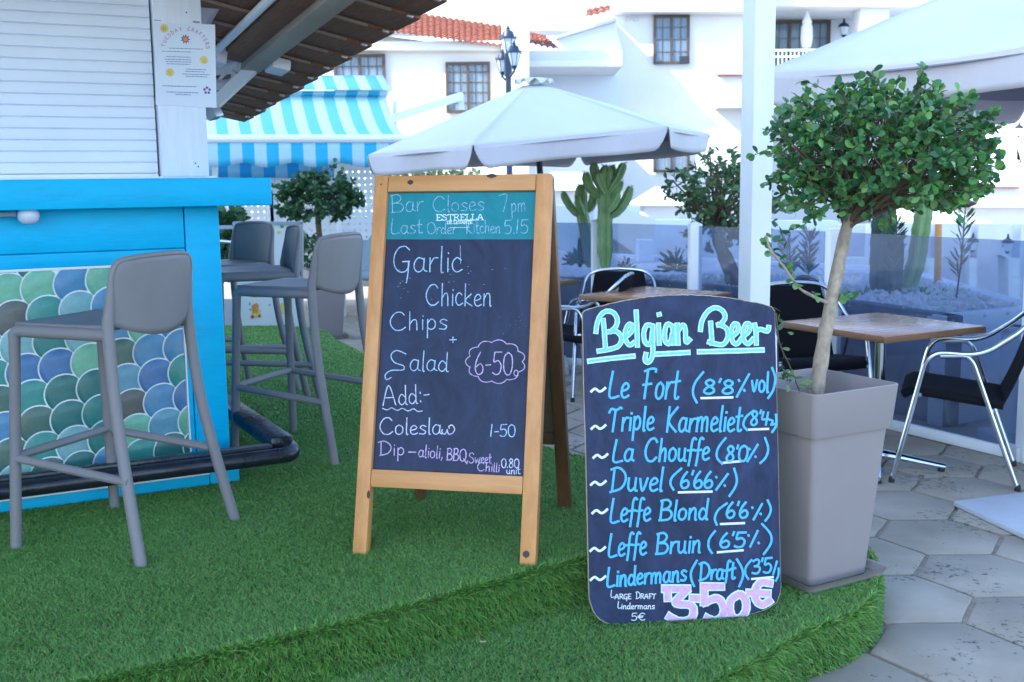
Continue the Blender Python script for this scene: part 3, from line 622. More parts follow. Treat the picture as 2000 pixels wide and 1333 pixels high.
# glyph | advance | strokes (x,y), cap height 1, x-height .55
gdef("""
A|.85|0,0 .38,1 .70,0|.12,.38 .60,.38
B|.75|.08,0 .10,1|.02,.96 .35,1.02 .55,.85 .45,.62 .12,.52|.12,.52 .50,.50 .66,.28 .50,.04 .02,0
C|.80|.66,.82 .50,.98 .25,.92 .06,.60 .06,.30 .22,.04 .48,.0 .70,.16
D|.80|.10,0 .12,1|-.04,.94 .30,1.02 .62,.80 .70,.45 .50,.12 .02,-.02
E|.62|.08,0 .08,1|.08,1 .52,1|.08,.52 .45,.52|.08,0 .55,0
F|.70|.16,0 .20,.98|.02,.92 .30,1.0 .60,1.0 .62,.90|.0,.46 .46,.50
G|.76|.62,.86 .45,1 .20,.92 .04,.60 .05,.25 .22,.02 .45,.02 .58,.20 .60,.42|.36,.40 .62,.42|.58,.42 .56,-.05 .50,-.42
K|.72|.10,0 .12,1|.58,.98 .14,.45 .60,.0
L|.62|.14,1 .08,.04 .55,.04
M|.9|.05,0 .12,1 .42,.35 .72,1 .8,0
O|.82|.40,1 .12,.85 .04,.45 .16,.08 .42,0 .70,.18 .74,.6 .60,.92 .38,1
P|.70|.08,0 .10,1|.02,.95 .40,1 .62,.80 .50,.55 .12,.48
Q|.85|.40,1 .12,.85 .04,.45 .16,.08 .42,0 .70,.18 .74,.6 .60,.92 .38,1|.50,.22 .80,-.10
R|.75|.08,0 .10,1|.02,.96 .42,1 .58,.78 .44,.54 .12,.48|.25,.48 .66,0
S|.72|.60,.86 .45,1 .20,.98 .08,.80 .22,.60 .48,.46 .60,.25 .45,.04 .18,0 .02,.14
T|.75|.0,.82 .12,.98 .40,.92 .62,1.02 .70,.98|.36,.94 .28,0
V|.8|.05,1 .35,0 .7,1
a|.56|.40,.50 .20,.56 .05,.36 .06,.10 .22,.0 .38,.16 .42,.54|.42,.54 .40,.12 .52,.02
c|.46|.38,.46 .22,.56 .06,.38 .07,.12 .22,0 .42,.10
d|.56|.38,.40 .20,.54 .05,.34 .06,.10 .22,0 .38,.16|.44,1.0 .41,.10 .50,.0
e|.48|.07,.26 .30,.32 .38,.44 .24,.56 .08,.42 .06,.14 .20,0 .42,.08
f|.42|.42,.92 .30,.99 .20,.80 .17,.20 .12,-.22|.0,.44 .36,.46
g|.54|.40,.50 .20,.56 .05,.36 .08,.10 .24,.04 .38,.20|.42,.54 .40,-.10 .26,-.36 .05,-.26
h|.56|.10,1.0 .08,0|.08,.30 .24,.54 .38,.50 .40,0
i|.22|.10,.54 .09,0|.115,.76 .12,.72
k|.54|.10,1.0 .08,0|.42,.54 .10,.24 .46,0
l|.24|.11,1.0 .08,.06 .16,.0
m|.82|.08,.54 .07,0|.08,.34 .22,.55 .34,.48 .35,0|.35,.34 .50,.55 .62,.48 .64,0
n|.56|.08,.54 .07,0|.08,.30 .24,.55 .38,.48 .40,.02 .46,0
o|.54|.24,.56 .08,.44 .06,.14 .22,0 .40,.12 .42,.42 .24,.56
p|.56|.10,.56 .07,-.42|.09,.36 .26,.57 .42,.42 .40,.14 .24,.02 .09,.12
r|.42|.08,.54 .07,0|.08,.28 .22,.52 .38,.54
s|.46|.38,.48 .22,.56 .08,.44 .20,.30 .36,.18 .28,.02 .04,.04
t|.40|.16,.92 .14,.10 .28,0 .34,.06|.0,.56 .34,.60
u|.56|.06,.54 .07,.14 .20,.0 .36,.12|.40,.54 .40,.06 .50,0
v|.50|.04,.54 .20,.0 .40,.56
w|.74|.04,.54 .16,.0 .34,.44 .48,0 .66,.56
W|.9|.05,.30 .05,.08 .22,.0 .34,.30|.34,.30 .40,.02 .60,.02 .76,.30 .62,.58 .44,.50 .46,.36
0|.62|.30,1 .08,.80 .05,.30 .20,.02 .42,.04 .54,.40 .50,.84 .28,1
1|.30|.16,1 .06,.02
3|.58|.06,.88 .30,1 .46,.84 .36,.58 .16,.52|.16,.52 .46,.46 .52,.22 .34,.0 .04,.06
4|.62|.12,.96 .06,.44 .50,.44|.44,.92 .36,.0
5|.62|.14,.98 .10,.56 .34,.62 .52,.40 .44,.08 .22,0 .04,.08|.14,.98 .54,1.0
6|.60|.34,1 .14,.66 .06,.26 .20,0 .44,.06 .50,.30 .34,.48 .10,.32
7|.58|.02,.94 .52,.98 .30,.0
8|.60|.42,.84 .26,1 .10,.82 .20,.60 .42,.40 .46,.14 .26,0 .07,.14 .14,.40 .38,.62 .44,.80 .38,.92
(|.34|.30,1.15 .10,.70 .08,.25 .26,-.25
)|.34|.06,1.15 .22,.75 .24,.25 .02,-.25
%|.66|.55,.95 .18,-.05|.08,.82 .10,.72|.50,.20 .52,.12
'|.16|.10,1.05 .05,.82
-|.42|.06,.40 .34,.42
.|.22|.08,.06 .10,.0
,|.22|.12,.08 .04,-.18
:|.24|.10,.55 .11,.48|.09,.12 .10,.05
+|.56|.05,.42 .50,.44|.28,.68 .27,.18
_|.6|.0,0 .6,0
€|.72|.66,.86 .45,1 .22,.84 .16,.5 .24,.14 .46,0 .66,.12|.0,.58 .50,.60|.0,.40 .46,.42
 |.38|
""")
class Ink:      # flat strokes on a plane, traced in photo pixels, raised a fraction of a millimetre
    def __init__(s, f, N, base=.0006): s.f = f; s.N = N; s.h = base; s.mb = MB(); s.parts = []; s.thin = True
    def cut(s):
        if s.mb.v: s.parts.append(s.mb)
        s.mb = MB()
    def stroke(s, pts, wpx, sm=5, taper=True):
        P = [Vector((p[0], p[1], 0)) for p in pts]
        if wpx < 3 and s.thin: wpx *= .86
        if len(P) > 2 and sm: P = smooth_path(P, sm)
        n_ = len(P); L_, R_ = [], []
        for i in range(n_):
            t = (P[min(i+1, n_-1)]-P[max(i-1, 0)]); t = t.normalized() if t.length > 1e-6 else Vector((1, 0, 0))
            if i == 0: e = P[i]-t*wpx*.35
            elif i == n_-1: e = P[i]+t*wpx*.35
            else: e = P[i]
            nn = Vector((-t.y, t.x, 0))*wpx/2*(1+(.12 if wpx < 4 else .045)*sin(i*2.1+P[0].x))
            L_.append(e+nn); R_.append(e-nn)
        vs = []
        for i, (a_, b_) in enumerate(zip(L_, R_)):
            hh = s.h+i*4e-6; vs += [s.f(a_.x, a_.y)+s.N*hh, s.f(b_.x, b_.y)+s.N*hh]
        s.mb.add(vs, [(2*i, 2*i+1, 2*i+3, 2*i+2) for i in range(n_-1)]); s.h += 2.2e-5
    def text(s, t, p0, p1, cap, wpx, slant=0.0, jit=.02, up=None):
        adv = sum(GL[c][0] for c in t); p0 = Vector((*p0, 0)); p1 = Vector((*p1, 0)); d = (p1-p0)
        sx = d.length/adv; d.normalize(); u = Vector((d.y, -d.x, 0)) if up is None else up
        if len(t) >= 2 and t[0] not in "'8635" or t in ('7', '+', '6-50'): s.cut()
        rj = random.Random(len(t)*7+int(p0.x)); x = 0
        for c in t:
            wv, st = GL[c]; dy = rj.uniform(-jit, jit)*cap; sc = 1+rj.uniform(-jit, jit)*2
            for q in st:
                s.stroke([p0+d*((x+a_)*sx+b_*slant*cap)+u*(b_*cap*sc+dy) for a_, b_ in q], wpx, 5)
            x += wv
    def done(s, name, m, parent, label=None):
        s.cut()
        for i, q in enumerate(s.parts):
            o = q.build(name, m, parent, world=True, smooth=False)
            if label and len(s.parts) == 1: o['label'] = label
        return o
ik = Ink(pf, Bn, .0010)
cx_, cy_ = 362, 96
word = 'TUESDAY CRAFTERS'
GL['U'] = (.75, [[(.08, 1), (.08, .2), (.3, 0), (.6, .15), (.62, 1)]]); GL['Y'] = (.7, [[(.05, 1), (.35, .5)], [(.65, 1), (.3, 0)]])
for k, c in enumerate(word):
    if c == ' ': continue
    a_ = pi*(.96-.92*k/(len(word)-1)); px, py = cx_+40*cos(a_), cy_-36*sin(a_)+0
    dvec = Vector((sin(a_), cos(a_), 0)); ik.text(c, (px, py), (px+dvec.x*5, py+dvec.y*5), 7, 1.2, jit=0)
ik.done('heading', 'ink_pink', poster)
ik = Ink(pf, Bn, .0006); rr = random.Random(5)
for (x0, x1, y) in ((330, 396, 94.5), (317, 374, 100.5), (325, 372, 111), (322, 373, 116), (324, 373, 120.5), (325, 371, 125), (364, 402, 135.5), (362, 400, 140), (356, 410, 145), (363, 404, 149.5), (317, 383, 168), (325, 387, 180), (343, 372, 185)):
    x = x0
    while x < x1:
        l_ = rr.uniform(2, 7); ik.stroke([(x, y+(x-x0)*.03), (min(x+l_, x1), y+(x-x0+l_)*.03)], 1.3, 0); x += l_+1.6
    ik.cut()
ik.done('small_print', 'ink', poster)
ik = Ink(pf, Bn, .0006); ik.stroke([(301, 40), (314, 40.5)], 1.8, 0); ik.stroke([(378, 43), (389, 44)], 3.5, 0); ik.done('ink_mark', 'print_blue', kiosk)

# ------------------------------------------------------------------ bar stools
def make_stool():
    st = thing('bar_stool', (0, 0, PZ), '', 'bar stool', 0, 'grey plastic bar stools round the kiosk')
    H, SH = .952, .735
    fx, fy, rx, ry = .238, .235, .252, -.240
    tx, tyf, tyr = .198, .212, -.150
    def back(u, v):
        xx = (2*u-1); wdt = (tx-.002)-(.026*max(0, (v-.70)/.30)**2.4); bow = -.050*(1-xx*xx)
        z = SH+.010+v*(H-SH-.012) - .012*(v**3)*abs(xx)**3 - .050*(1-v)*(1-xx*xx)
        return (xx*wdt, tyr-.006-.030*v + bow*(.35+.65*(1-v*.55)), z)
    for sx in (-1, 1):
        P = fillet([(sx*fx, fy, 0), (sx*tx, tyf, SH-.02), (sx*(tx-.002), tyf-.06, SH-.022), (sx*(tx+.0), tyr, SH-.024)], .045, 6)
        MB().tube(P, [.0178 if i < 2 else .0205 for i in range(len(P))], 12).build('front_leg', 'stool_plastic', st)
        uu = (1+sx)/2
        P = smooth_path([(sx*rx, ry-.03, 0), (sx*(tx+.016), tyr-.035, .42), (sx*(tx+.003), tyr-.008, SH-.03)]+[back(uu, v) for v in (.2, .5, .72, .88, .97)]+[back(.5+.5*sx*q, 1) for q in (.96, .85, .6, .3, 0)], 5)
        r_ = [.0188]*13+[max(.0086, .0185-.0009*i) for i in range(len(P)-13)]
        MB().tube(P, [max(.0092, v) for v in r_], 12).build('rear_leg', 'stool_plastic', st)
    zs = .305; ff = lambda z: fy+(tyf-fy)*z/SH; fxx = lambda z: fx+(tx-fx)*z/SH
    MB().tube([(-fxx(zs), ff(zs), zs), (fxx(zs), ff(zs), zs)], .0145, 10).build('front_stretcher', 'stool_plastic', st)
    for sx in (-1, 1):
        MB().tube([(sx*fxx(zs), ff(zs)-.005, zs-.004), (sx*(rx-.02), ry+.012, zs-.045)], .0145, 10).build('side_stretcher', 'stool_plastic', st)
    def seat(u, v):
        x = (u-.5)*2*(tx-.004); y = tyf-.0+(tyr-tyf)*v; q = (1-(2*u-1)**2)*(1-(2*v-1)**2)
        return (x, y, SH-.004-.016*q)
    mb = MB().grid(seat, 14, 14); o = mb.build('seat', 'stool_plastic', st, thick=.018); o['label'] = 'smooth slightly dished seat'
    MB().grid(back, 16, 12).build('backrest', 'stool_plastic', st, thick=.013)
    return st
stool = make_stool()
stool['label'] = 'grey plastic bar stool in front of the fish scale tiles, nearest the camera'
def face(a): return radians(a)-pi/2
stool.location = (-1.32, 3.655, PZ); stool.rotation_euler = (0, 0, face(159.7))
dup(stool, (-.905, 4.877, PZ), face(159), 'grey plastic bar stool just left of the folding chalkboard, turned away from the camera')
dup(stool, (-1.29, 5.71, PZ), face(200), 'grey plastic bar stool in the middle of the row, its back seen edge on')
dup(stool, (-1.58, 6.22, PZ), face(226), 'grey plastic bar stool at the back of the row, in front of the fruit banner')

# ------------------------------------------------------------------ A-frame chalkboard
AFyaw, AFW, AFL, AFlean = -.2257, .592, 1.228, .2572; AFo = Vector((-.2232, 3.358, PZ))
af = thing('folding_chalkboard', AFo, 'pine framed folding chalkboard with a teal band, offering garlic chicken, chips and salad', 'chalkboard sign', AFyaw)
# local frame: x right, y away from the viewer, z up
def frame_xf(sgn, base):
    u = Vector((1, 0, 0)); v = Vector((0, sgn*sin(AFlean), cos(AFlean))); n_ = u.cross(v); return base, u, v, (n_ if n_.y < 0 else -n_)
B0, u0, v0, n0 = frame_xf(1, Vector((0, 0, 0)))
def fb(x0, x1, y0, y1, d0, d1, name, m, base=B0, v=v0, nn=n0, bev=.003, parent=af, **kw):   # plank in the plane of the front frame
    P = lambda x, y, d: base+Vector((1, 0, 0))*x+v*y+nn*d
    return MB().hexa([P(x0, y0, d0), P(x1, y0, d0), P(x1, y0, d1), P(x0, y0, d1)], [P(x0, y1, d0), P(x1, y1, d0), P(x1, y1, d1), P(x0, y1, d1)]).build(name, m, parent, bevel=bev, **kw)
TW = .046; Wh = AFW/2; RB = (.217, .283)
fb(-Wh, -Wh+TW, 0, AFL-.0, -.028, .012, 'left_stile', 'pine_wood'); fb(Wh-TW-.004, Wh, 0, AFL, -.028, .012, 'right_stile', 'pine_wood')
fb(-Wh+TW+.001, Wh-TW-.005, AFL-.054, AFL-.001, -.026, .0115, 'top_rail', 'pine_wood_across'); fb(-Wh+TW+.001, Wh-TW-.005, RB[0]-.002, RB[1]-.012, -.026, .0115, 'bottom_rail', 'pine_wood_across')
bz0, bz1 = RB[1]-.0125, AFL-.055
HZ = AFL*cos(AFlean)-.10
fb(-Wh+TW, Wh-TW-.004, bz0, bz1, -.012, -.006, 'blackboard_panel', 'blackboard', bev=0, smooth=False)
fb(-Wh+TW+.001, Wh-TW-.005, 1.018, bz1-.001, -.006, -.0045, 'printed_band', 'teal_print', bev=0, smooth=False)
# knots in the pine
kb = MB()
def knot(x, y, r, sx=1.0, d=.0122):
    P = B0+Vector((1, 0, 0))*x+v0*y+n0*d; kb.add([P+Vector((1, 0, 0))*cos(2*pi*i/12)*r*sx+v0*sin(2*pi*i/12)*r*(1+.15*sin(3*i)) for i in range(12)], [tuple(range(12))])
knot(-.172, AFL-.024, .008, 1.3, .0120); knot(.10, AFL-.006, .007, 2.4, .0120); knot(.266, .035, .011, 1.0, .0126); knot(-.253, .19, .013, .45, .0126); knot(-.272, AFL-.03, .003, 1, .0126)
kb.build('knot', 'knot', af, smooth=False)
# rear frame, opens backwards
Bk = Vector((0, 2*AFL*sin(AFlean)+.01, 0)); vb = Vector((0, -sin(AFlean), cos(AFlean))); nb_ = Vector((0, cos(AFlean), sin(AFlean)))
kw = dict(base=Bk, v=vb, nn=nb_)
fb(-Wh+.01, -Wh+TW, 0, AFL-.01, -.02, .018, 'rear_left_stile', 'varnish_back', **kw); fb(Wh-TW, Wh, 0, AFL-.01, -.02, .018, 'rear_right_stile', 'varnish_back', **kw)
fb(-Wh+TW+.001, Wh-TW-.001, AFL-.064, AFL-.012, -.018, .016, 'rear_top_rail', 'varnish_back', **kw); fb(-Wh+TW+.001, Wh-TW-.001, .26, .305, -.018, .016, 'rear_bottom_rail', 'varnish_back', **kw)
fb(-Wh+TW, Wh-TW, .306, AFL-.065, -.004, .004, 'rear_panel', 'hardboard', bev=0, **kw)
for sx in (-.26, .26): MB().box((sx, .008+AFL*sin(AFlean)+.012, AFL*cos(AFlean)-.03), (.03, .035, .012)).build('hinge', 'grey_metal', af, bevel=.002)
# lettering: photo pixels dropped on the board's own plane
Rz = Matrix.Rotation(AFyaw, 3, 'Z'); Nw = (Rz @ n0).normalized()
bf = plane_px(AFo + Rz @ (B0+n0*-.006), Nw); bt = plane_px(AFo + Rz @ (B0+n0*-.0045), Nw)
ik = Ink(bt, Nw, .0004)
ik.text('Bar', (764, 416), (829, 412), 33, 1.9); ik.text('Closes', (845, 414), (948, 412), 30, 1.9); ik.text('7', (974, 415), (992, 415), 35, 1.6); ik.text('pm', (998, 415), (1030, 413), 31, 1.6)
ik.text('Last', (763, 457), (827, 456), 29, 1.9); ik.text('Order', (834, 457), (893, 457), 22, 1.8); ik.text('Kitchen', (910, 457), (979, 455), 24, 1.8); ik.text('5.15', (984, 457), (1034, 456), 27, 1.9)
ik.done('chalk_word', 'chalk_faint', af, 'faint chalk reading Bar Closes 7pm, Last Order Kitchen 5.15')
ik = Ink(bt, Nw, .0010); GLs = dict(GL)
serif = {'E': (.72, [[(.14, 0), (.14, 1)], [(.02, 1), (.62, 1), (.62, .82)], [(.14, .52), (.46, .52)], [(.02, 0), (.64, 0), (.64, .2)]]), 'S': (.66, [[(.54, .8), (.40, 1), (.15, .95), (.08, .72), (.3, .55), (.52, .38), (.5, .1), (.3, 0), (.08, .05), (.05, .25)]]),
         'T': (.74, [[(.06, .8), (.06, 1), (.66, 1), (.66, .8)], [(.36, 1), (.36, 0)], [(.22, 0), (.5, 0)]]), 'R': (.78, [[(.14, 0), (.14, 1)], [(.02, 1), (.45, 1), (.58, .78), (.42, .52), (.14, .5)], [(.36, .5), (.66, 0), (.76, 0)], [(.02, 0), (.28, 0)]]),
         'L': (.68, [[(.14, 0), (.14, 1)], [(.02, 1), (.28, 1)], [(.02, 0), (.6, 0), (.6, .25)]]), 'A': (.8, [[(.08, 0), (.38, 1), (.68, 0)], [(.2, .35), (.56, .35)], [(-.02, 0), (.2, 0)], [(.56, 0), (.8, 0)]]),
         'D': (.78, [[(.14, 0), (.14, 1)], [(.02, 1), (.4, 1), (.66, .75), (.68, .35), (.45, 0), (.02, 0)]]), 'V': (.78, [[(.06, 1), (.38, 0), (.7, 1)], [(-.02, 1), (.18, 1)], [(.58, 1), (.8, 1)]]), 'N': (.8, [[(.12, 0), (.12, 1), (.62, 0), (.62, 1)], [(.0, 0), (.24, 0)], [(.52, 1), (.74, 1)]])}
GL.update(serif)
ik.text('ESTRELLA', (852, 431), (945, 430), 11, 1.9, jit=0); ik.text('DE LEVANTE', (873, 438), (923, 437.5), 5.5, 1.3, jit=0)
for x in range(879, 918, 4): ik.stroke([(x, 445), (x+2.4, 445)], 1.2, 0)
GL.clear(); GL.update(GLs); ik.done('printed_logo', 'print_logo', af, 'white serif lettering ESTRELLA DE LEVANTE')
ik = Ink(bf, Nw, .0004)
ik.text('Garlic', (768, 532), (905, 532), 50, 2.5, jit=.01); ik.text('Chicken', (831, 597), (963, 598), 42, 2.4); ik.text('Chips', (761, 646), (877, 644), 36, 2.3); ik.text('+', (877, 674), (893, 674), 22, 2.2)
ik.stroke([(793, 692), (775, 685), (764, 694), (770, 708), (788, 715), (787, 723), (765, 724), (753, 732), (755, 742), (764, 738)], 2.3); ik.text('alad', (800, 724), (878, 726), 38, 2.3)
ik.text('1-50', (957, 853), (1008, 853), 24, 2.3); ik.done('chalk_word', 'chalk_blue', af, 'pale blue chalk reading Garlic Chicken, Chips + Salad')
ik = Ink(bf, Nw, .0005)
ik.text('Add:-', (748, 793), (842, 787), 38, 2.3); ik.stroke([(747, 798), (757, 801), (765, 797), (776, 802), (786, 798), (797, 803), (808, 799), (816, 804), (825, 803)], 2)
GL['w2'] = GL['W']
ik.text('Colesla', (741, 849), (865, 848), 32, 2.4); ik.text('W', (862, 848), (893, 848), 30, 2.3)
ik.text('0.80', (979, 914), (1015, 914), 17, 2.2); ik.text('unit', (989, 926), (1017, 926), 14, 1.8)
ik.done('chalk_word', 'chalk_white', af, 'white chalk reading Add:- Coleslaw')
ik = Ink(bf, Nw, .0006)
for nbump in range(1):
    cxc, cyc, rx_, ry_ = 968, 707, 52, 38; nb2 = 11; pts = []
    for k in range(nb2):
        a0_, a1_ = 2*pi*k/nb2, 2*pi*(k+1)/nb2
        P = []
        for t in range(7): a_ = a0_+(a1_-a0_)*t/6; bl = 1+.13*sin(pi*t/6); P.append((cxc+rx_*bl*cos(a_), cyc+ry_*bl*sin(a_)))
        ik.stroke(P, 2, 2)
ik.text('6-50', (926, 731), (1003, 733), 44, 2.5, jit=.01); ik.text('c', (1003, 735), (1013, 735), 20, 2)
ik.text('Dip', (741, 890), (793, 889), 27, 2.3); ik.text('-', (795, 893), (816, 894), 24, 2.2); ik.text('alioli,', (817, 893), (866, 896), 24, 2.1); ik.text('BBQ,', (872, 899), (915, 902), 23, 2.2); ik.text('Sweet', (916, 905), (961, 905), 20, 1.8); ik.text('Chilli', (932, 920), (977, 922), 17, 1.9)
ik.done('chalk_word', 'chalk_pink', af, 'pink chalk reading 6-50 in a cloud and Dip - alioli, BBQ, Sweet Chilli')
ik = Ink(bf, Nw, .0003)
rr = random.Random(9)
for k in range(26):
    x, y = rr.uniform(775, 1015), rr.uniform(520, 600); ik.stroke([(x, y), (x+rr.uniform(1, 3), y+rr.uniform(-1, 1))], .9, 0)
ik.stroke([(899, 480), (900, 515)], 1.2, 0); ik.done('chalk_residue', 'chalk_faint', af)

# ------------------------------------------------------------------ Belgian beer board
BByaw, BBW, BBL, BBlean = .1165, .5968, .9261, .1234; BBo = Vector((.5173, 3.2242, LZ+.006))
bb_ = thing('beer_board', BBo, 'dark arched board with painted Belgian beer list, leaning beside the tall planter', 'menu board', BByaw)
vb2 = Vector((0, sin(BBlean), cos(BBlean))); nb2_ = Vector((0, -cos(BBlean), sin(BBlean)))
hw = BBW/2; poly = []
def arc_edge(y0, y1, x0, x1, bow, n_=18): return [(x0+(x1-x0)*t/n_, y0+(y1-y0)*t/n_+bow*(1-(2*t/n_-1)**2)) for t in range(n_+1)]
poly += [(-hw+.001, .070), (-hw+.010, .033), (-hw+.032, .002), (-hw+.065, -.014)]
poly += arc_edge(-.014, -.006, -hw+.065, hw-.085, -.012, 12)[1:]
poly += [(hw-.045, .006), (hw-.015, .024), (hw-.003, .050), (hw, .08)]
poly += [(hw-.001, BBL-.012), (hw-.012, BBL+.002)]
poly += arc_edge(BBL+.002, BBL+.004, hw-.012, -hw+.010, .040, 16)[1:]
poly += [(-hw+.002, BBL-.006)]
rr = random.Random(2)
def rough(P, amp, n_=3):
    out = []
    for i in range(len(P)):
        a_, b_ = Vector(P[i-1]), Vector(P[i])
        for t in range(n_): q = a_+(b_-a_)*t/n_; out.append((q.x+rr.uniform(-amp, amp), q.y+rr.uniform(-amp, amp)))
    return out
poly = rough(poly, .0009, 4)
MB().prism(poly, Vector((0, .003, .006)), X, vb2, -nb2_, .011).build('panel', 'raw_edge', bb_, smooth=False)
pin = [(x*(1-.0045), (y-.45)*(1-.0035)+.45+rr.uniform(-.0006, .0006)) for x, y in poly]
MB().prism(pin, Vector((0, .003, .006))+nb2_*.0012, X, vb2, -nb2_, .001).build('painted_face', 'blackboard_beer', bb_, smooth=False)
Rz2 = Matrix.Rotation(BByaw, 3, 'Z'); Nb = (Rz2 @ nb2_).normalized(); ff_ = plane_px(BBo + Rz2 @ (Vector((0, .003, .006))+nb2_*.0012), Nb)
c3 = lambda P: [(1120+x/3.921, 560+y/3.921) for x, y in P]
c4 = lambda P: [(1120+x/3.702, 880+y/3.702) for x, y in P]
title = [[(172, 350), (180, 290), (205, 225), (250, 190), (305, 200), (335, 250), (325, 305), (285, 345)], [(228, 255), (238, 370), (245, 480)], [(262, 348), (330, 345), (368, 395), (345, 455), (270, 482), (190, 495)],
         [(400, 385), (440, 350), (455, 305), (425, 290), (398, 340), (400, 410), (430, 448), (462, 430)], [(480, 190), (486, 320), (490, 455)],
         [(600, 300), (560, 298), (538, 360), (550, 430), (590, 435), (608, 320)], [(608, 300), (608, 430), (604, 530), (575, 580), (548, 565), (555, 515)],
         [(652, 290), (657, 440)], [(655, 210), (657, 218)], [(758, 305), (720, 288), (700, 340), (703, 420), (738, 435), (755, 370)], [(760, 300), (768, 440)], [(795, 290), (802, 440)], [(800, 340), (838, 295), (856, 330), (862, 425), (890, 405)],
         [(972, 335), (985, 260), (1030, 190), (1090, 162), (1145, 190), (1160, 240), (1130, 285), (1105, 295)], [(1050, 275), (1056, 360), (1060, 440)], [(1110, 292), (1170, 320), (1182, 385), (1140, 445), (1035, 425)],
         [(1218, 380), (1255, 345), (1258, 295), (1225, 290), (1208, 350), (1218, 420), (1250, 440), (1285, 400)], [(1308, 375), (1345, 340), (1348, 292), (1318, 290), (1298, 350), (1308, 415), (1340, 438), (1375, 400)],
         [(1388, 290), (1398, 365), (1400, 440)], [(1395, 345), (1430, 328), (1485, 342), (1495, 308)]]
lines_ = [[(118, 572), (290, 550), (462, 533)], [(632, 518), (760, 512), (882, 505)], [(958, 500), (1200, 494), (1450, 486)]]
i1 = Ink(ff_, Nb, .0003); i2 = Ink(ff_, Nb, .0016)
for s_ in title: i1.stroke(c3(s_), 10.2); i2.stroke(c3(s_), 5.6)
for s_ in lines_: i1.stroke(c3(s_), 10.5); i2.stroke(c3(s_), 4.6)
i1.done('title_outline', 'paint_pale', bb_); i2.done('title', 'paint_cyan', bb_, 'bright blue painted title Belgian Beer')
ik = Ink(ff_, Nb, .0004); W5 = 4.5
def T(t, x0, y0, x1, y1, cap, cc, w_=W5, sl=.12, jit=.015):
    a_ = cc([(x0, y0)])[0]; b_ = cc([(x1, y1)])[0]; ik.text(t, a_, b_, cap, w_, sl, jit)
def ST(P, cc, w_=W5): ik.stroke(cc(P), w_)
T('Le', 262, 852, 430, 848, 50, c3); T('Fort', 520, 860, 810, 858, 58, c3)
ST([(995, 655), (930, 740), (915, 820), (945, 890)], c3); T("8'8", 985, 822, 1240, 820, 27, c3, 4.6); ST([(1345, 670), (1250, 845)], c3); ST([(1265, 715), (1270, 725)], c3, 4.6); ST([(1305, 790), (1310, 800)], c3, 4.6); T('vol', 1360, 808, 1500, 805, 40, c3, 4.4, .05); ST([(1520, 622), (1545, 700), (1530, 790), (1490, 855)], c3)
T('Triple', 262, 1110, 620, 1095, 46, c3); T('Karmeliet', 702, 1115, 1290, 1105, 48, c3)
ST([(1378, 952), (1320, 1000), (1300, 1060), (1330, 1100)], c3); T("8'4", 1350, 1062, 1500, 1058, 27, c3, 4.2); ST([(1500, 1020), (1525, 1030), (1512, 1060), (1545, 1050)], c3, 4.2); ST([(1550, 980), (1552, 1060), (1520, 1115)], c3, 4.6)
T('La', 275, 80, 440, 78, 42, c4); T('Chouffe', 508, 80, 985, 70, 45, c4)
ST([(1165, 1160), (1105, 1240), (1098, 1310), (1140, 1358)], c3); T("8'0", 1160, 1340, 1335, 1336, 30, c3, 4.4); ST([(1410, 1210), (1330, 1340)], c3, 4.4); ST([(1345, 1240), (1350, 1248)], c3, 4.2); ST([(1390, 1300), (1394, 1306)], c3, 4.2); ST([(1465, 1158), (1490, 1240), (1470, 1310), (1428, 1352)], c3)
T('Duvel', 262, 297, 650, 290, 46, c4); ST([(780, 130), (715, 190), (700, 240), (722, 285)], c4); T("6'66", 765, 272, 1010, 270, 32, c4, 4.6); ST([(1115, 170), (1030, 285)], c4); ST([(1030, 190), (1033, 197)], c4, 4.4); ST([(1090, 250), (1094, 257)], c4, 4.4); ST([(1160, 130), (1180, 210), (1165, 270), (1125, 330)], c4)
T('Leffe', 258, 518, 560, 505, 45, c4); T('Blond', 615, 505, 975, 498, 39, c4); ST([(1108, 382), (1045, 430), (1020, 490), (1035, 538)], c4); T("6'6", 1095, 488, 1265, 486, 30, c4, 4.6); ST([(1362, 385), (1300, 500)], c4); ST([(1290, 410), (1293, 417)], c4, 4.4); ST([(1350, 455), (1353, 462)], c4, 4.4); ST([(1402, 360), (1425, 420), (1412, 470), (1385, 508)], c4)
T('Leffe', 245, 765, 530, 750, 44, c4); T('Bruin', 590, 748, 925, 735, 40, c4); ST([(1022, 582), (980, 640), (975, 700), (1000, 742)], c4); T("6'5", 1048, 700, 1245, 698, 28, c4, 4.6); ST([(1330, 580), (1275, 695)], c4); ST([(1262, 610), (1265, 617)], c4, 4.4); ST([(1335, 665), (1338, 672)], c4, 4.4); ST([(1360, 530), (1420, 600), (1425, 670), (1372, 750)], c4)
T('Lindermans', 235, 985, 820, 940, 36, c4, 4.6); ST([(890, 795), (850, 870), (850, 930), (870, 980)], c4, 4.6); T('Draft', 905, 938, 1170, 922, 34, c4, 4.6); ST([(1178, 785), (1215, 850), (1222, 910), (1195, 982)], c4, 4.6); ST([(1285, 790), (1245, 840), (1240, 890), (1262, 930)], c4, 4.2); T("3'5", 1285, 890, 1435, 880, 28, c4, 4.2); ST([(1468, 800), (1440, 895)], c4, 4); ST([(1480, 850), (1478, 900), (1460, 942)], c4, 4)
ik.done('painted_beer_name', 'paint_blue', bb_, 'blue painted list of beers: Le Fort, Triple Karmeliet, La Chouffe, Duvel, Leffe Blond, Leffe Bruin, Lindermans')
ik = Ink(ff_, Nb, .0005)
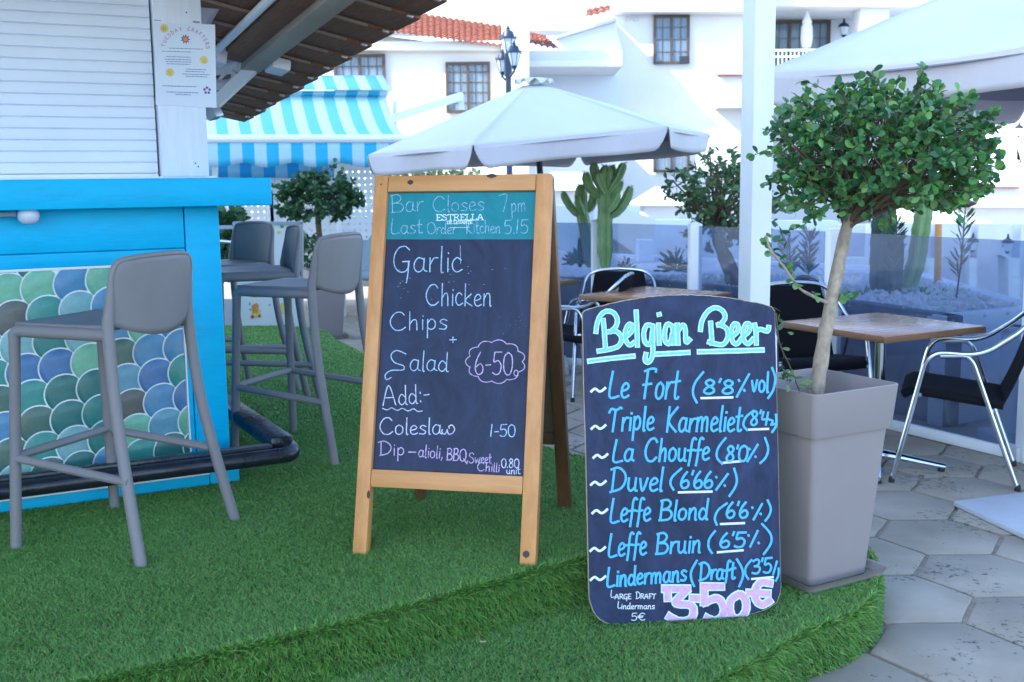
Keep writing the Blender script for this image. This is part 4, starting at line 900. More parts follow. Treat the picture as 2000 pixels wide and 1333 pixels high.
for cc, x0, y0 in ((c3, 135, 805), (c3, 137, 1090), (c3, 152, 1312), (c4, 125, 250), (c4, 136, 455), (c4, 121, 728), (c4, 123, 938)):
    ST([(x0, y0), (x0+30, y0-22), (x0+62, y0-2), (x0+85, y0-8), (x0+108, y0-28)], cc, 4.8); ik.cut()
for cc, P in ((c3, [(978, 855), (1218, 849)]), (c3, [(1343, 1096), (1492, 1090)]), (c4, [(1084, 90), (1230, 77)]), (c4, [(760, 304), (1000, 298)]), (c4, [(1064, 533), (1235, 526)]), (c4, [(1042, 737), (1225, 722)]), (c4, [(1290, 930), (1442, 916)])): ST(P, cc, 4.4); ik.cut()
ik.done('painted_mark', 'paint_white', bb_)
ik = Ink(ff_, Nb, .0005)
for t, x0, x1, y, cap in (('L', 268, 300, 1062, 14), ('ARGE', 298, 420, 1074, 9.5), ('D', 452, 485, 1072, 13), ('RAFT', 485, 598, 1072, 9.5), ('L', 318, 350, 1140, 13), ('indermans', 345, 590, 1146, 12), ('5€', 416, 520, 1228, 14)):
    T(t, x0, y, x1, y, cap, c4, 1.7, 0)
ik.done('painted_note', 'paint_white', bb_, 'thin white note LARGE DRAFT Lindermans 5€')
price = [[(655, 1000), (830, 1000)], [(680, 1000), (682, 1075)], [(820, 1010), (740, 1090), (760, 1110), (850, 1120), (868, 1175), (840, 1225), (760, 1235), (690, 1200)], [(855, 1068), (900, 1070)],
         [(935, 985), (1075, 985)], [(945, 985), (945, 1105)], [(945, 1100), (1040, 1070), (1085, 1130), (1075, 1200), (1020, 1232), (960, 1210)],
         [(1190, 1045), (1140, 1080), (1130, 1150), (1155, 1210), (1205, 1212), (1245, 1160), (1245, 1085), (1215, 1045), (1190, 1045)],
         [(1425, 960), (1355, 955), (1315, 1010), (1320, 1080), (1365, 1115), (1420, 1085)], [(1265, 1030), (1410, 1035)]]
i1 = Ink(ff_, Nb, .0003); i2 = Ink(ff_, Nb, .0012)
for s_ in price: i1.stroke(c4(s_), 17.5); i2.stroke(c4(s_), 12)
i1.done('price_outline', 'paint_pale', bb_); i2.done('price', 'paint_pink', bb_, 'large pink price 3-50€')

# ------------------------------------------------------------------ leaves
def leaf_mesh(name, L_, W_, m, cup=.25, n_=6):
    vs = [(0, 0, 0)]; half = []
    prof = [(.25, .55), (.5, .95), (.72, 1.0), (.9, .62)]
    for t, w_ in prof: half.append((t, w_))
    left = [(-w_*W_/2, t*L_, cup*w_*W_/2*.5+.10*L_*t*t*-1) for t, w_ in half]; right = [(w_*W_/2, t*L_, cup*w_*W_/2*.5-.10*L_*t*t) for t, w_ in half]
    mid = [(0, t*L_, -.10*L_*t*t) for t, w_ in half]; vs = [(0, 0, 0)]+left+right+mid+[(0, L_, -.10*L_)]
    n4 = len(prof); l_ = lambda i: 1+i; r_ = lambda i: 1+n4+i; c_ = lambda i: 1+2*n4+i; tip = 1+3*n4
    fs = [(0, c_(0), l_(0)), (0, r_(0), c_(0))]
    for i in range(n4-1): fs += [(c_(i), c_(i+1), l_(i+1), l_(i)), (c_(i), r_(i), r_(i+1), c_(i+1))]
    fs += [(c_(n4-1), tip, l_(n4-1)), (c_(n4-1), r_(n4-1), tip)]
    return vs, fs
def foliage(parent, spots, m, L_=.036, W_=.026, keep=300, name='leaf', origin=None, seed=1, shape=None):
    """spots: list of (pos, direction). nearest ones to the front become single leaves, the rest one mesh."""
    r_ = random.Random(seed); vs, fs = leaf_mesh('l', L_, W_, m); V0 = [Vector(v) for v in vs]
    T_ = []
    for p, d_ in spots:
        d_ = Vector(d_).normalized(); side = d_.cross(Vector((r_.gauss(0, .6), r_.gauss(0, .6), 1))).normalized(); nn = side.cross(d_)
        roll = r_.gauss(0, .7); s2 = side*cos(roll)+nn*sin(roll); n2 = s2.cross(d_); sc = r_.uniform(.6, 1.2)
        T_.append((p, Matrix((s2*sc*r_.uniform(.85, 1.1), d_*sc, n2*sc)).transposed()))
    base = parent.matrix_basis.inverted() if False else Matrix.LocRotScale(parent.location, parent.rotation_euler, None).inverted()
    order = sorted(range(len(T_)), key=lambda i: (T_[i][0]-Vector((0, 0, CZ))).length) if keep else []
    single = set(order[:keep])
    meshes = []
    if keep:
        for k in range(3):
            vs, fs = leaf_mesh('l', L_*(1+.06*k), W_*(1-.08*k), m, .25+.2*k); me = bpy.data.meshes.new(name); me.from_pydata(vs, [], fs); me.update(); me.materials.append(M[m]); me.polygons.foreach_set('use_smooth', [True]*len(me.polygons)); meshes.append(me)
    allv, allf, sh = [], [], []
    for i, (p, R_) in enumerate(T_):
        if i in single:
            o = bpy.data.objects.new(name, meshes[i % 3]); COL.objects.link(o); o.parent = parent; o.matrix_local = base @ (Matrix.Translation(p) @ R_.to_4x4())
        else:
            k = len(allv); allv += [tuple(base @ (p+R_ @ v)) for v in V0]; allf += [tuple(a_+k for a_ in f) for f in fs]; sh += [r_.random()]*len(fs)
    me = bpy.data.meshes.new('foliage'); me.from_pydata(allv, [], allf); me.update(); me.materials.append(M[m]); at = me.attributes.new('shade', 'FLOAT', 'FACE'); at.data.foreach_set('value', sh); me.polygons.foreach_set('use_smooth', [True]*len(me.polygons))
    o = bpy.data.objects.new('foliage', me); COL.objects.link(o); o.parent = parent
    if len(spots) > keep: o['kind'] = 'stuff'
    return o
def crown_spots(c, rad, n_cl, per, seed, lump=.28, flat=-.6, sh=.55, tw=None, llen=.03):
    r_ = random.Random(seed); out = []; cl = []
    while len(cl) < n_cl:
        d_ = Vector((r_.gauss(0, 1), r_.gauss(0, 1), r_.gauss(0, 1))).normalized()
        if d_.z < flat: continue
        q = 1+lump*noise.noise(d_*1.9+Vector((seed, 0, 0)))*2; rr_ = q*(sh+(1-sh)*r_.random()**.55)
        p = Vector((d_.x*rad[0], d_.y*rad[1], d_.z*rad[2]))*rr_; cl.append((c+p, d_))
    for p, d_ in cl:
        ax = (d_*1.0+Vector((r_.gauss(0, .5), r_.gauss(0, .5), r_.gauss(.25, .5)))).normalized(); sl = r_.uniform(.03, .07)*llen/.03
        if tw is not None: tw.tube([p-ax*sl*1.3, p+ax*sl*.8], [.0022*llen/.03, .0012*llen/.03], 4)
        for k in range(per):
            t = r_.random(); b_ = p+ax*sl*(t-.2); dd = (ax*r_.uniform(.2, 1.0)+Vector((r_.gauss(0, 1), r_.gauss(0, 1), r_.gauss(0, .8)))*.75).normalized()
            out.append((b_, dd))
    return out, cl

# ------------------------------------------------------------------ square tapered planters with standard trees
def planter(loc, rz, label, scale=1, mm='taupe_plastic', treelab='', htag=''):
    pt = thing('tall_planter', loc, label, 'planter', rz, None)
    H = .655*scale; hb, ht, hr = .128*scale, .165*scale, .188*scale; band = .145*scale
    def ring(h_, z, r=.02*scale):
        out = []
        for sx, sy in ((1, 1), (-1, 1), (-1, -1), (1, -1)):
            cx_, cy_ = sx*(h_-r), sy*(h_-r); a0_ = {(1, 1): 0, (-1, 1): 90, (-1, -1): 180, (1, -1): 270}[(sx, sy)]
            for k in range(5): a_ = radians(a0_+k*22.5); out.append((cx_+r*cos(a_), cy_+r*sin(a_), z))
        return out
    def loft(rings, name, m_, cap0=True, cap1=False):
        mb = MB(); k = len(rings[0]); vs = [p for r_ in rings for p in r_]; fs = []
        for i in range(len(rings)-1):
            for j in range(k): fs.append((i*k+j, i*k+(j+1) % k, (i+1)*k+(j+1) % k, (i+1)*k+j))
        if cap0: fs.append(tuple(range(k))[::-1])
        if cap1: fs.append(tuple(range((len(rings)-1)*k, len(rings)*k)))
        mb.add(vs, fs); return mb.build(name, m_, pt, angle=30)
    z0 = .012
    loft([ring(hb, z0), ring(ht, H-band-.004), ring(ht, H-band)], 'body', mm, True)
    loft([ring(ht-.002, H-band-.001), ring(ht+.010*scale, H-band), ring(ht+.012*scale, H-band+.006), ring(hr, H-.003), ring(hr-.002, H), ring(hr-.005*scale, H), ring(hr-.007*scale, H-.004), ring(ht-.002, H-band), ring(ht-.012, H-band-.1)], 'rim_band', mm, False)
    loft([ring(hb+.035*scale, .0, .02), ring(hb+.050*scale, .034*scale, .02), ring(hb+.056*scale, .036*scale, .02), ring(hb+.050*scale, .030*scale, .02), ring(hb+.036*scale, .008, .02)], 'saucer', mm, True, True)
    loft([ring(ht-.006, H-band-.045), ring(ht-.0055, H-band-.04)], 'soil', 'soil', True, True)
    return pt
P1c = Vector((1.0, 3.63, LZ))
planter(P1c, radians(29.6), 'tall taupe square planter beside the beer board, holding the nearest round-headed tree')
tree = thing('potted_tree', P1c+Z*.42, 'round-headed glossy green tree with pale leaning trunk growing in the nearest taupe planter', 'tree')
tk = MB(); TP = smooth_path([A(1590, 800, 3.60), A(1594, 770, 3.60), A(1602, 715, 3.60), A(1612, 650, 3.61), A(1622, 600, 3.61), A(1634, 540, 3.62), A(1648, 470, 3.63), A(1660, 425, 3.64), A(1678, 380, 3.66)], 5)
rk = random.Random(3); nT = len(TP)
tk.tube([p+Vector((rk.uniform(-.001, .001), 0, 0)) for p in TP], [(.0262-.0095*i/nT)*(1+.05*sin(i*1.3)+rk.uniform(-.03, .03)) for i in range(nT)], 14)
tk.build('trunk', 'bark', tree, world=True, angle=60)
tk = MB(); tk.tube(smooth_path([A(1610, 640, 3.63), A(1622, 560, 3.655), A(1640, 470, 3.665), A(1655, 420, 3.67)], 4), [.010]*6+[.008]*20, 8); tk.build('second_stem', 'bark', tree, world=True)
lb = MB(); lb.tube(smooth_path([A(1616, 592, 3.60), A(1590, 580, 3.58), A(1560, 562, 3.54), A(1530, 520, 3.50), A(1505, 490, 3.48), A(1497, 462, 3.47)], 4), [.007, .0065, .006]+[.0055]*4+[.004]*30, 8)
lb.build('branch', 'bark', tree, world=True)
CC = A(1716, 312, 3.66); tw = MB()
spots, cl = crown_spots(CC, (.345, .30, .228), 600, 9, 5, .20, -.72, .42, tw)
# shape notes from the photograph: flat bulging underside and a few long shoots
for (x, y, dy) in ((1505, 300, -.05), (1500, 255, 0), (1545, 215, -.1), (1560, 190, 0), (1640, 175, -.1), (1695, 165, -.05), (1705, 150, 0), (1800, 145, -.05), (1795, 160, 0), (1915, 240, -.02), (1905, 262, 0), (1925, 300, -.05), (1945, 310, 0), (1935, 325, .03), (1930, 350, 0), (1900, 375, -.02), (1880, 390, .03), (1820, 400, -.1), (1790, 405, -.1), (1740, 425, -.12), (1725, 440, -.10), (1700, 410, -.05), (1600, 420, -.1), (1560, 410, -.1), (1530, 405, -.05), (1570, 440, -.08), (1700, 420, -.1), (1650, 400, -.1), (1920, 375, 0)):
    p = A(x, y, 3.62+dy); dd = (p-CC).normalized()
    tw.tube([p-dd*.07, p+dd*.02], [.0025, .0015], 5)
    for k in range(8):
        spots.append((p-dd*random.uniform(-.015, .045), (dd*.6+Vector((random.gauss(0, 1), random.gauss(0, 1), random.gauss(0, 1)))*.6)))
rl = random.Random(8)
for (x, y) in ((1590, 578), (1560, 562), (1548, 548), (1535, 527), (1522, 508), (1510, 492), (1500, 470), (1496, 460), (1503, 480), (1545, 520), (1530, 490), (1535, 470), (1540, 450), (1525, 460), (1640, 575), (1652, 580), (1648, 572), (1665, 585)):
    for k in range(3): spots.append((A(x, y, 3.52 if x < 1600 else 3.6), (rl.gauss(0, 1), rl.gauss(0, .7), rl.gauss(0, 1))))
foliage(tree, spots, 'leaf_green', .031, .0235, 300, seed=4)
br = MB(); top = TP[-1]; rb = random.Random(5)
for p, d_ in cl[::5]:
    m_ = top.lerp(p, .5)+Vector((rb.uniform(-.03, .03), rb.uniform(-.03, .03), -.02)); br.tube(smooth_path([TP[-1-rb.randint(0, 8)], m_, p], 3), [.006, .006, .005, .005, .004, .003, .0025], 5)
br.v += tw.v and []; k = len(br.v); br.v += tw.v; br.f += [tuple(i+k for i in f) for f in tw.f]
o = br.build('branches', 'twig', tree, world=True); 
# creeper between the board and the planter
cr = thing('creeper', P1c+Vector((-.14, -.10, .45)), 'thin green shoot climbing between the beer board and the planter rim', 'plant')
c_ = MB(); path = smooth_path([A(1562, 765, 3.55), A(1550, 735, 3.50), A(1540, 710, 3.46), A(1530, 690, 3.42), A(1521, 665, 3.40), A(1518, 640, 3.38), A(1516, 612, 3.38)], 4)
c_.tube(path, .0022, 6); c_.build('stem', 'twig', cr, world=True)
sp = []
for (x, y, k_) in ((1530, 628, 2), (1524, 612, 2), (1535, 648, 1), (1526, 680, 2), (1532, 700, 2), (1528, 728, 5), (1540, 735, 5), (1548, 738, 4), (1535, 745, 3), (1520, 740, 3), (1570, 762, 3), (1560, 752, 2)):
    for k in range(k_): sp.append((A(x+rl.uniform(-3, 3), y+rl.uniform(-3, 3), 3.42), (rl.gauss(.5, .8), rl.gauss(-.2, .4), rl.gauss(.2, .6))))
foliage(cr, sp, 'leaf_olive', .030, .018, 60, seed=9)

# second planter far behind the stools
P2c = G(634, 664, 0); P2c.z = 0
planter(Vector((P2c.x, P2c.y+.15, 0)), radians(20), 'taupe square planter standing far behind the row of stools, holding the small dark tree', 1.0)
t2 = thing('potted_tree', Vector((P2c.x, P2c.y+.15, .42)), 'dark green round tree in the far planter behind the bar stools', 'tree')
Y2 = P2c.y+.15
MB().tube(smooth_path([A(640, 590, Y2), A(630, 520, Y2), A(625, 470, Y2), A(622, 440, Y2), A(620, 400, Y2)], 3), .028, 8).build('trunk', 'bark_dark', t2, world=True)
tw = MB(); spots, cl = crown_spots(A(622, 392, Y2), (.385, .36, .27), 330, 10, 11, .18, -.7, .35, tw, .034)
foliage(t2, spots, 'leaf_dark', .052, .034, 0, seed=12); tw.build('branches', 'bark_dark', t2, world=True)

# ------------------------------------------------------------------ café tables and chairs on the terrace
def square_table(c, rz, label, size=.70, zt=.74):
    t = thing('cafe_table', (c[0], c[1], 0), label, 'table', rz, 'square wooden cafe tables on the terrace')
    h = size/2; MB().box((0, 0, zt-.0025), (size-.006, size-.006, .005)).build('table_top', 'table_wood', t, bevel=.001)
    MB().box((0, 0, zt-.0185), (size, size, .027)).build('table_edge', 'table_edge', t, bevel=.003)
    MB().tube([(0, 0, .05), (0, 0, zt-.032)], .028, 16).build('column', 'chrome', t)
    MB().lathe((0, 0, zt-.045), [(.03, 0), (.10, .008), (.10, .012), (.03, .012)], 16).build('top_plate', 'iron_black', t)
    for k in range(4):
        a = pi/4+k*pi/2; d_ = Vector((cos(a), sin(a), 0))
        MB().tube([d_*.02+Z*.075, d_*.12+Z*.062, d_*.28+Z*.035, d_*.33+Z*.028], [.026, .020, .016, .013], 10, flat=.8).build('foot', 'chrome', t)
        MB().lathe(d_*.31, [(.016, 0), (.018, .012), (.010, .022)], 10).build('foot_cap', 'rubber', t)
    return t
tc_ = (G(1530, 627, .74)+G(1740, 661, .74)+G(1925, 640, .74)+G(1705, 607, .74))/4
dv = G(1740, 661, .74)-G(1530, 627, .74); dv2 = G(1925, 640, .74)-G(1740, 661, .74)
square_table(tc_, math.atan2(dv2.y, dv2.x)-.02, 'square brown table nearest the camera, right of the tree trunk', .69)
l_, r_ = G(1138, 575, .74), G(1424, 572, .74); b_ = G(1285, 556, .74)
tc2 = (l_+r_)/2; square_table(tc2, math.atan2((b_-l_).y, (b_-l_).x), 'square brown table rising behind the arched beer board', .70)
c3t = G(1133, 541, .74); square_table((c3t.x-.52, c3t.y-.22), radians(44), 'square brown table mostly hidden behind the folding chalkboard', .70)

def make_chair():
    c = thing('terrace_chair', (0, 0, 0), '', 'chair', 0, 'aluminium and black wicker terrace chairs')
    for sx in (-1, 1):
        for dx in (0,):
            P = fillet([(sx*.285, .255, .012), (sx*.262, .115, .645), (sx*.262, -.12, .635), (sx*.245, -.27, .745)], .085, 6)
            P += smooth_path([(sx*.245, -.27, .745), (sx*.215, -.325, .800), (sx*.14, -.352, .832), (0, -.362, .842)], 4)[1:]
            MB().tube(P, .0125, 10).build('arm_frame', 'aluminium', c)
            P = fillet([(sx*.245, -.300, .012), (sx*.256, -.085, .600), (sx*.262, -.055, .632), (sx*.262, .06, .625)], .05, 5)
            MB().tube(P, .0120, 10).build('rear_leg', 'aluminium', c)
            MB().lathe((sx*.285, .256, 0), [(.014, 0), (.015, .018), (.012, .03)], 10).build('foot_cap', 'rubber', c)
            MB().lathe((sx*.245, -.301, 0), [(.014, 0), (.015, .018), (.012, .03)], 10).build('foot_cap', 'rubber', c)
            MB().tube([(sx*.268, .165, .40), (sx*.235, .155, .425)], .008, 6).build('bracket', 'aluminium', c)
    MB().tube([(-.262, .145, .435), (.262, .145, .435)], .010, 8).build('seat_bar', 'aluminium', c)
    MB().tube([(-.252, -.175, .375), (.252, -.175, .375)], .010, 8).build('rear_bar', 'aluminium', c)
    def seat(u, v):
        x = (u-.5)*.46; y = .225-.45*v; z = .455-.055*v-.012*(1-(2*u-1)**2) + (-.03*(max(0, .12-v)/.12)**2)
        return (x, y, z)
    MB().grid(seat, 10, 12).build('seat', 'weave', c, thick=.040)
    def back(u, v):
        x = (u-.5)*2*(.215-.045*v*v); z = .395+.43*v; y = -.215-.13*v-.012*(1-(2*u-1)**2) - .02*sin(v*pi)
        return (x, y, z)
    MB().grid(back, 12, 12).build('backrest', 'weave', c, thick=.016)
    return c
ch = make_chair(); ch['label'] = 'aluminium armchair with black woven seat at the right edge, side on to the nearest table'
ff1 = [G(1740, 888), G(1752, 945), G(1952, 908), G(1982, 960)]
cc = sum(ff1, Vector())/4; fd = (ff1[0]+ff1[1]-ff1[2]-ff1[3]); ch.location = (cc.x, cc.y, 0); ch.rotation_euler = (0, 0, math.atan2(fd.y, fd.x)-pi/2)
p_ = A(1588, 650, 6.35); dup(ch, (p_.x, p_.y, 0), radians(186), 'aluminium and black woven armchair behind the nearest table, its back towards the glass')
p_ = A(1200, 650, 7.75); dup(ch, (p_.x, p_.y-.2, 0), radians(172), 'aluminium and black woven armchair whose arched back rises behind the middle table')
p_ = A(1128, 700, 7.55); dup(ch, (p_.x, p_.y, 0), radians(72), 'aluminium and black woven armchair seen from the side between the two boards')
p_ = A(1478, 650, 7.0); dup(ch, (p_.x, p_.y, 0), radians(100), 'aluminium and black woven armchair mostly hidden behind the square white post')

# white base slab lying on the paving
sl = [G(1862, 990), G(2000, 1056), G(2000, 972)]
u_ = (sl[2]-sl[0]).normalized(); v_ = (sl[1]-sl[0]).normalized(); s0 = sl[0]+Z*.004
o = MB().hexa([s0, s0+v_*.62, s0+v_*.62+u_*.62, s0+u_*.62], [s0+Z*.022, s0+v_*.62+Z*.022, s0+v_*.62+u_*.62+Z*.022, s0+u_*.62+Z*.022]).build('base_slab', 'slab_white', None, bevel=.003)
tag(o, 'flat white parasol base slab lying on the paving at the right edge', 'base slab')

# square white post
pc = A(1474, 500, 4.75)
post = thing('white_post', (pc.x, pc.y, 0), 'tall square white post standing between the beer board and the round-headed tree', 'post', radians(20))
MB().box((0, 0, 2.0), (.098, .098, 4.0)).build('shaft', 'white_paint', post, bevel=.004); MB().box((0, 0, .01), (.16, .16, .02)).build('base_plate', 'white_paint', post, bevel=.003)

# ------------------------------------------------------------------ glass fence
FL = [Vector((-.45, 9.35, 0)), A(1166, 500, 8.72), A(1357, 500, 8.0), A(1629, 500, 6.85)]
for p in FL: p.z = 0
ra, rb_ = G(1743, 841), G(1998, 901); dr = (rb_-ra).normalized()
cor = FL[-1]; FR = [cor, ra*.5+cor*.5+Vector((.0, .0, 0)), rb_, rb_+dr*1.6]
FR = [cor, rb_+dr*.02, rb_+dr*1.6]
fence = thing('glass_fence', cor, 'tinted glass fence with white posts enclosing the terrace', 'glass fence')
FH = 1.135
for P in (FL, FR):
    for a, b in zip(P[:-1], P[1:]):
        d_ = (b-a).normalized(); nn = Vector((-d_.y, d_.x, 0)); L_ = (b-a).length
        mb = MB(); a0 = a+d_*.04; b0 = b-d_*.04
        mb.hexa([a0-nn*.004+Z*.06, b0-nn*.004+Z*.06, b0+nn*.004+Z*.06, a0+nn*.004+Z*.06], [a0-nn*.004+Z*FH, b0-nn*.004+Z*FH, b0+nn*.004+Z*FH, a0+nn*.004+Z*FH]).build('glass_panel', 'glass_tint', fence, world=True, smooth=False)
        mb = MB(); mb.bar(a0+Z*.03, b0+Z*.03, .05, .056); mb.build('bottom_rail', 'white_paint', fence, world=True, bevel=.003)
for i, p in enumerate(FL[1:]+FR[1:]):
    w_ = .085
    mb = MB().box(p+Z*(FH+.012)/2, (w_, w_, FH+.012), Matrix.Rotation(.1, 3, 'Z')); mb.build('fence_post', 'white_paint', fence, world=True, bevel=.004)
    mb = MB(); q_ = [p+Vector((sx*w_*.5, sy*w_*.5, FH+.013)) for sx, sy in ((-1, -1), (1, -1), (1, 1), (-1, 1))]; mb.add(q_+[p+Z*(FH+.03)], [(0, 1, 4), (1, 2, 4), (2, 3, 4), (3, 0, 4), (3, 2, 1, 0)]); mb.build('post_cap', 'white_paint', fence, world=True, smooth=False)

# ------------------------------------------------------------------ raised garden beds beyond the glass
ZB = .66
def bed(pts, label, mats, cop=None):
    c = sum(pts, Vector())/len(pts); t = thing('raised_bed', (c.x, c.y, 0), label, 'raised bed')
    n_ = len(pts)
    for i in range(n_):
        a, b = pts[i], pts[(i+1) % n_]
        if mats[i] is None: continue
        d_ = (b-a).normalized(); inn = Vector((-d_.y, d_.x, 0))*.12
        mb = MB().hexa([Vector((a.x, a.y, 0)), Vector((b.x, b.y, 0)), Vector((b.x, b.y, 0))+inn, Vector((a.x, a.y, 0))+inn], [Vector((a.x, a.y, ZB)), Vector((b.x, b.y, ZB)), Vector((b.x, b.y, ZB))+inn, Vector((a.x, a.y, ZB))+inn])
        mb.build('wall', mats[i], t, world=True, bevel=.012)
    mb = MB(); mb.add([Vector((p.x, p.y, ZB-.04)) for p in pts], [tuple(range(n_))]); mb.build('soil_fill', 'gravel', t, world=True, smooth=False)
    gm = MB(); rg = random.Random(int(c.x*100)); P2 = [(p.x, p.y) for p in pts]
    xs = [p.x for p in pts]; ys = [p.y for p in pts]; n3 = 0
    while n3 < 2600:
        x, y = rg.uniform(min(xs), max(xs)), rg.uniform(min(ys), min(max(ys), min(ys)+3.2))
        if not inpoly(np.array([x]), np.array([y]), P2)[0]: n3 += .2; continue
        r_ = rg.uniform(.012, .035); n3 += 1; o_ = Vector((x, y, ZB-.035+rg.uniform(0, .02)))
        gm.add([o_+Vector((rg.uniform(.7, 1)*r_*dx, rg.uniform(.7, 1)*r_*dy, rg.uniform(.6, 1)*r_*dz)) for dx, dy, dz in ((1, 0, 0), (0, 1, 0), (-1, 0, 0), (0, -1, 0), (0, 0, 1))], [(0, 1, 4), (1, 2, 4), (2, 3, 4), (3, 0, 4)])
    o = gm.build('gravel', 'gravel', t, world=True, smooth=False); o['kind'] = 'stuff'
    return t
b1 = [G(1040, 541, ZB), G(1300, 549, ZB), G(1505, 572, ZB), G(1700, 594, ZB), G(1850, 618, ZB)]
b1[0] = Vector((b1[0].x-.25, b1[0].y+.1, ZB)); cr1 = G(1850, 618, ZB)
b1 += [cr1+Vector((.78, .42, 0)), cr1+Vector((1.0, 3.6, 0)), Vector((b1[0].x, 13.5, ZB))]
bed(b1, 'long raised bed with dark blue front walls and pale gravel behind the glass fence', ['planter_navy']*4+['planter_lilac', 'planter_lilac', 'planter_lilac', None])  # front walls take the darker navy, side and rear walls the paler lilac
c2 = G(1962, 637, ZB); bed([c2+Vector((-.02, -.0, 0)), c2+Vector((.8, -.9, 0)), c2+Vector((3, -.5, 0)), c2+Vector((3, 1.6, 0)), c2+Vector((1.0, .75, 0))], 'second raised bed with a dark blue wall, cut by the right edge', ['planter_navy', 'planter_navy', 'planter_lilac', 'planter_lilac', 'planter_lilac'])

def cactus_col(P, r0, name, parent, m='cactus', ribs=5, tipr=.55):
    P = smooth_path(P, 5); n_ = len(P); seg = ribs*4; mb = MB(); k = 0
    rad = [r0*(min(1, .55+.45*i/3) if i < 3 else 1)*(1 if i < n_-5 else (tipr+(1-tipr)*((n_-1-i)/4)**.6)) for i in range(n_)]
    N = Vector((1, .3, 0)).normalized()
    for i in range(n_):
        t = (P[min(i+1, n_-1)]-P[max(i-1, 0)]).normalized(); N = (N-t*N.dot(t)).normalized(); B = t.cross(N)
        for j in range(seg):
            a = 2*pi*j/seg; q = .62+.38*abs(cos(a*ribs/2))**1.3; mb.v.append(P[i]+(N*cos(a)+B*sin(a))*rad[i]*q*(1+.05*sin(i*2.2)))
    for i in range(n_-1):
        for j in range(seg): mb.f.append((i*seg+j, i*seg+(j+1) % seg, (i+1)*seg+(j+1) % seg, (i+1)*seg+j))
    mb.f.append(tuple((n_-1)*seg+j for j in range(seg)))
    # spiny little crown leaves at the tip
    rg = random.Random(n_+int(r0*1000)); tip = P[-1]
    for q in range(16):
        a = rg.uniform(0, 2*pi); d_ = Vector((cos(a), sin(a), rg.uniform(.3, 1.3))).normalized(); b_ = tip+Vector((cos(a), sin(a), 0))*r0*.35
        sd = d_.cross(Z).normalized()*r0*.12; mb.add([b_-sd, b_+sd, b_+d_*r0*.6], [(0, 1, 2)])
    return mb.build(name, m, parent, world=True, angle=60)
YC = 9.0
def cp(L, Y): return [A(x, y, Y+dy) for x, y, dy in L]
c1 = thing('candelabra_cactus', A(1152, 518, YC), 'smaller branching green cactus on the left, in the gravel bed behind the glass', 'cactus')
rc = 16/2185*YC
cactus_col(cp([(1153, 522, 0), (1147, 470, 0), (1138, 420, 0), (1135, 385, 0), (1136, 362, 0)], YC), rc*.80, 'stem', c1)
cactus_col(cp([(1138, 425, 0), (1118, 408, .0), (1106, 390, 0), (1100, 376, 0)], YC), rc*.52, 'arm', c1)
cactus_col(cp([(1140, 420, -.06), (1130, 400, -.1), (1128, 385, -.1)], YC), rc*.5, 'arm', c1)
cactus_col(cp([(1144, 415, .05), (1156, 400, .05), (1160, 384, .05), (1161, 374, .05)], YC), rc*.6, 'arm', c1)
c2_ = thing('candelabra_cactus', A(1184, 520, YC-.4), 'tall branching green cactus with a crown of arms, right of the smaller one', 'cactus')
YD = YC-.4
cactus_col(cp([(1183, 524, 0), (1182, 470, 0), (1182, 420, 0), (1182, 360, 0), (1184, 326, 0)], YD), rc*.92, 'stem', c2_)
for L, r_ in (([(1180, 385, .0), (1158, 372, 0), (1148, 355, 0), (1145, 338, 0)], .62), ([(1181, 370, .05), (1168, 352, .05), (1162, 335, .05), (1160, 320, .05)], .62), ([(1184, 380, -.08), (1172, 355, -.1), (1168, 338, -.1)], .5),
              ([(1186, 385, .06), (1198, 362, .06), (1197, 340, .06), (1196, 324, .06)], .55), ([(1188, 378, -.05), (1206, 350, -.05), (1214, 332, -.05), (1219, 320, -.05)], .55), ([(1188, 392, .0), (1206, 372, 0), (1214, 355, 0)], .5), ([(1190, 425, .0), (1210, 410, 0), (1224, 390, 0), (1232, 366, 0)], .62), ([(1188, 415, -.1), (1202, 395, -.1), (1208, 378, -.1)], .5)):
    cactus_col(cp(L, YD), rc*r_, 'arm', c2_)
YE = 8.2; c3_ = thing('column_cactus', A(1752, 590, YE), 'thick dark green cactus with two rising columns behind the glass, right of the tree trunk', 'cactus')
rE = 26/2185*YE
cactus_col(cp([(1728, 592, 0), (1722, 560, 0), (1722, 500, 0), (1725, 440, 0), (1728, 400, 0), (1730, 370, 0)], YE), rE*.95, 'stem', c3_, 'cactus_dark', 6)
cactus_col(cp([(1752, 588, .05), (1772, 560, .05), (1790, 515, .05), (1800, 450, .05), (1806, 410, .05), (1808, 375, .05)], YE), rE*.72, 'arm', c3_, 'cactus', 5)
cactus_col(cp([(1740, 590, -.1), (1748, 560, -.1), (1752, 500, -.1), (1755, 460, -.1)], YE), rE*.6, 'arm', c3_, 'cactus_dark', 5)
c4_ = thing('small_cactus', A(1133, 515, 9.6), 'thin dark cactus spike beside a grey tuft at the left end of the bed', 'cactus')
cactus_col(cp([(1133, 522, 0), (1133, 490, 0), (1133, 466, 0)], 9.6), 5/2185*9.6*1.2, 'stem', c4_, 'cactus_dark')

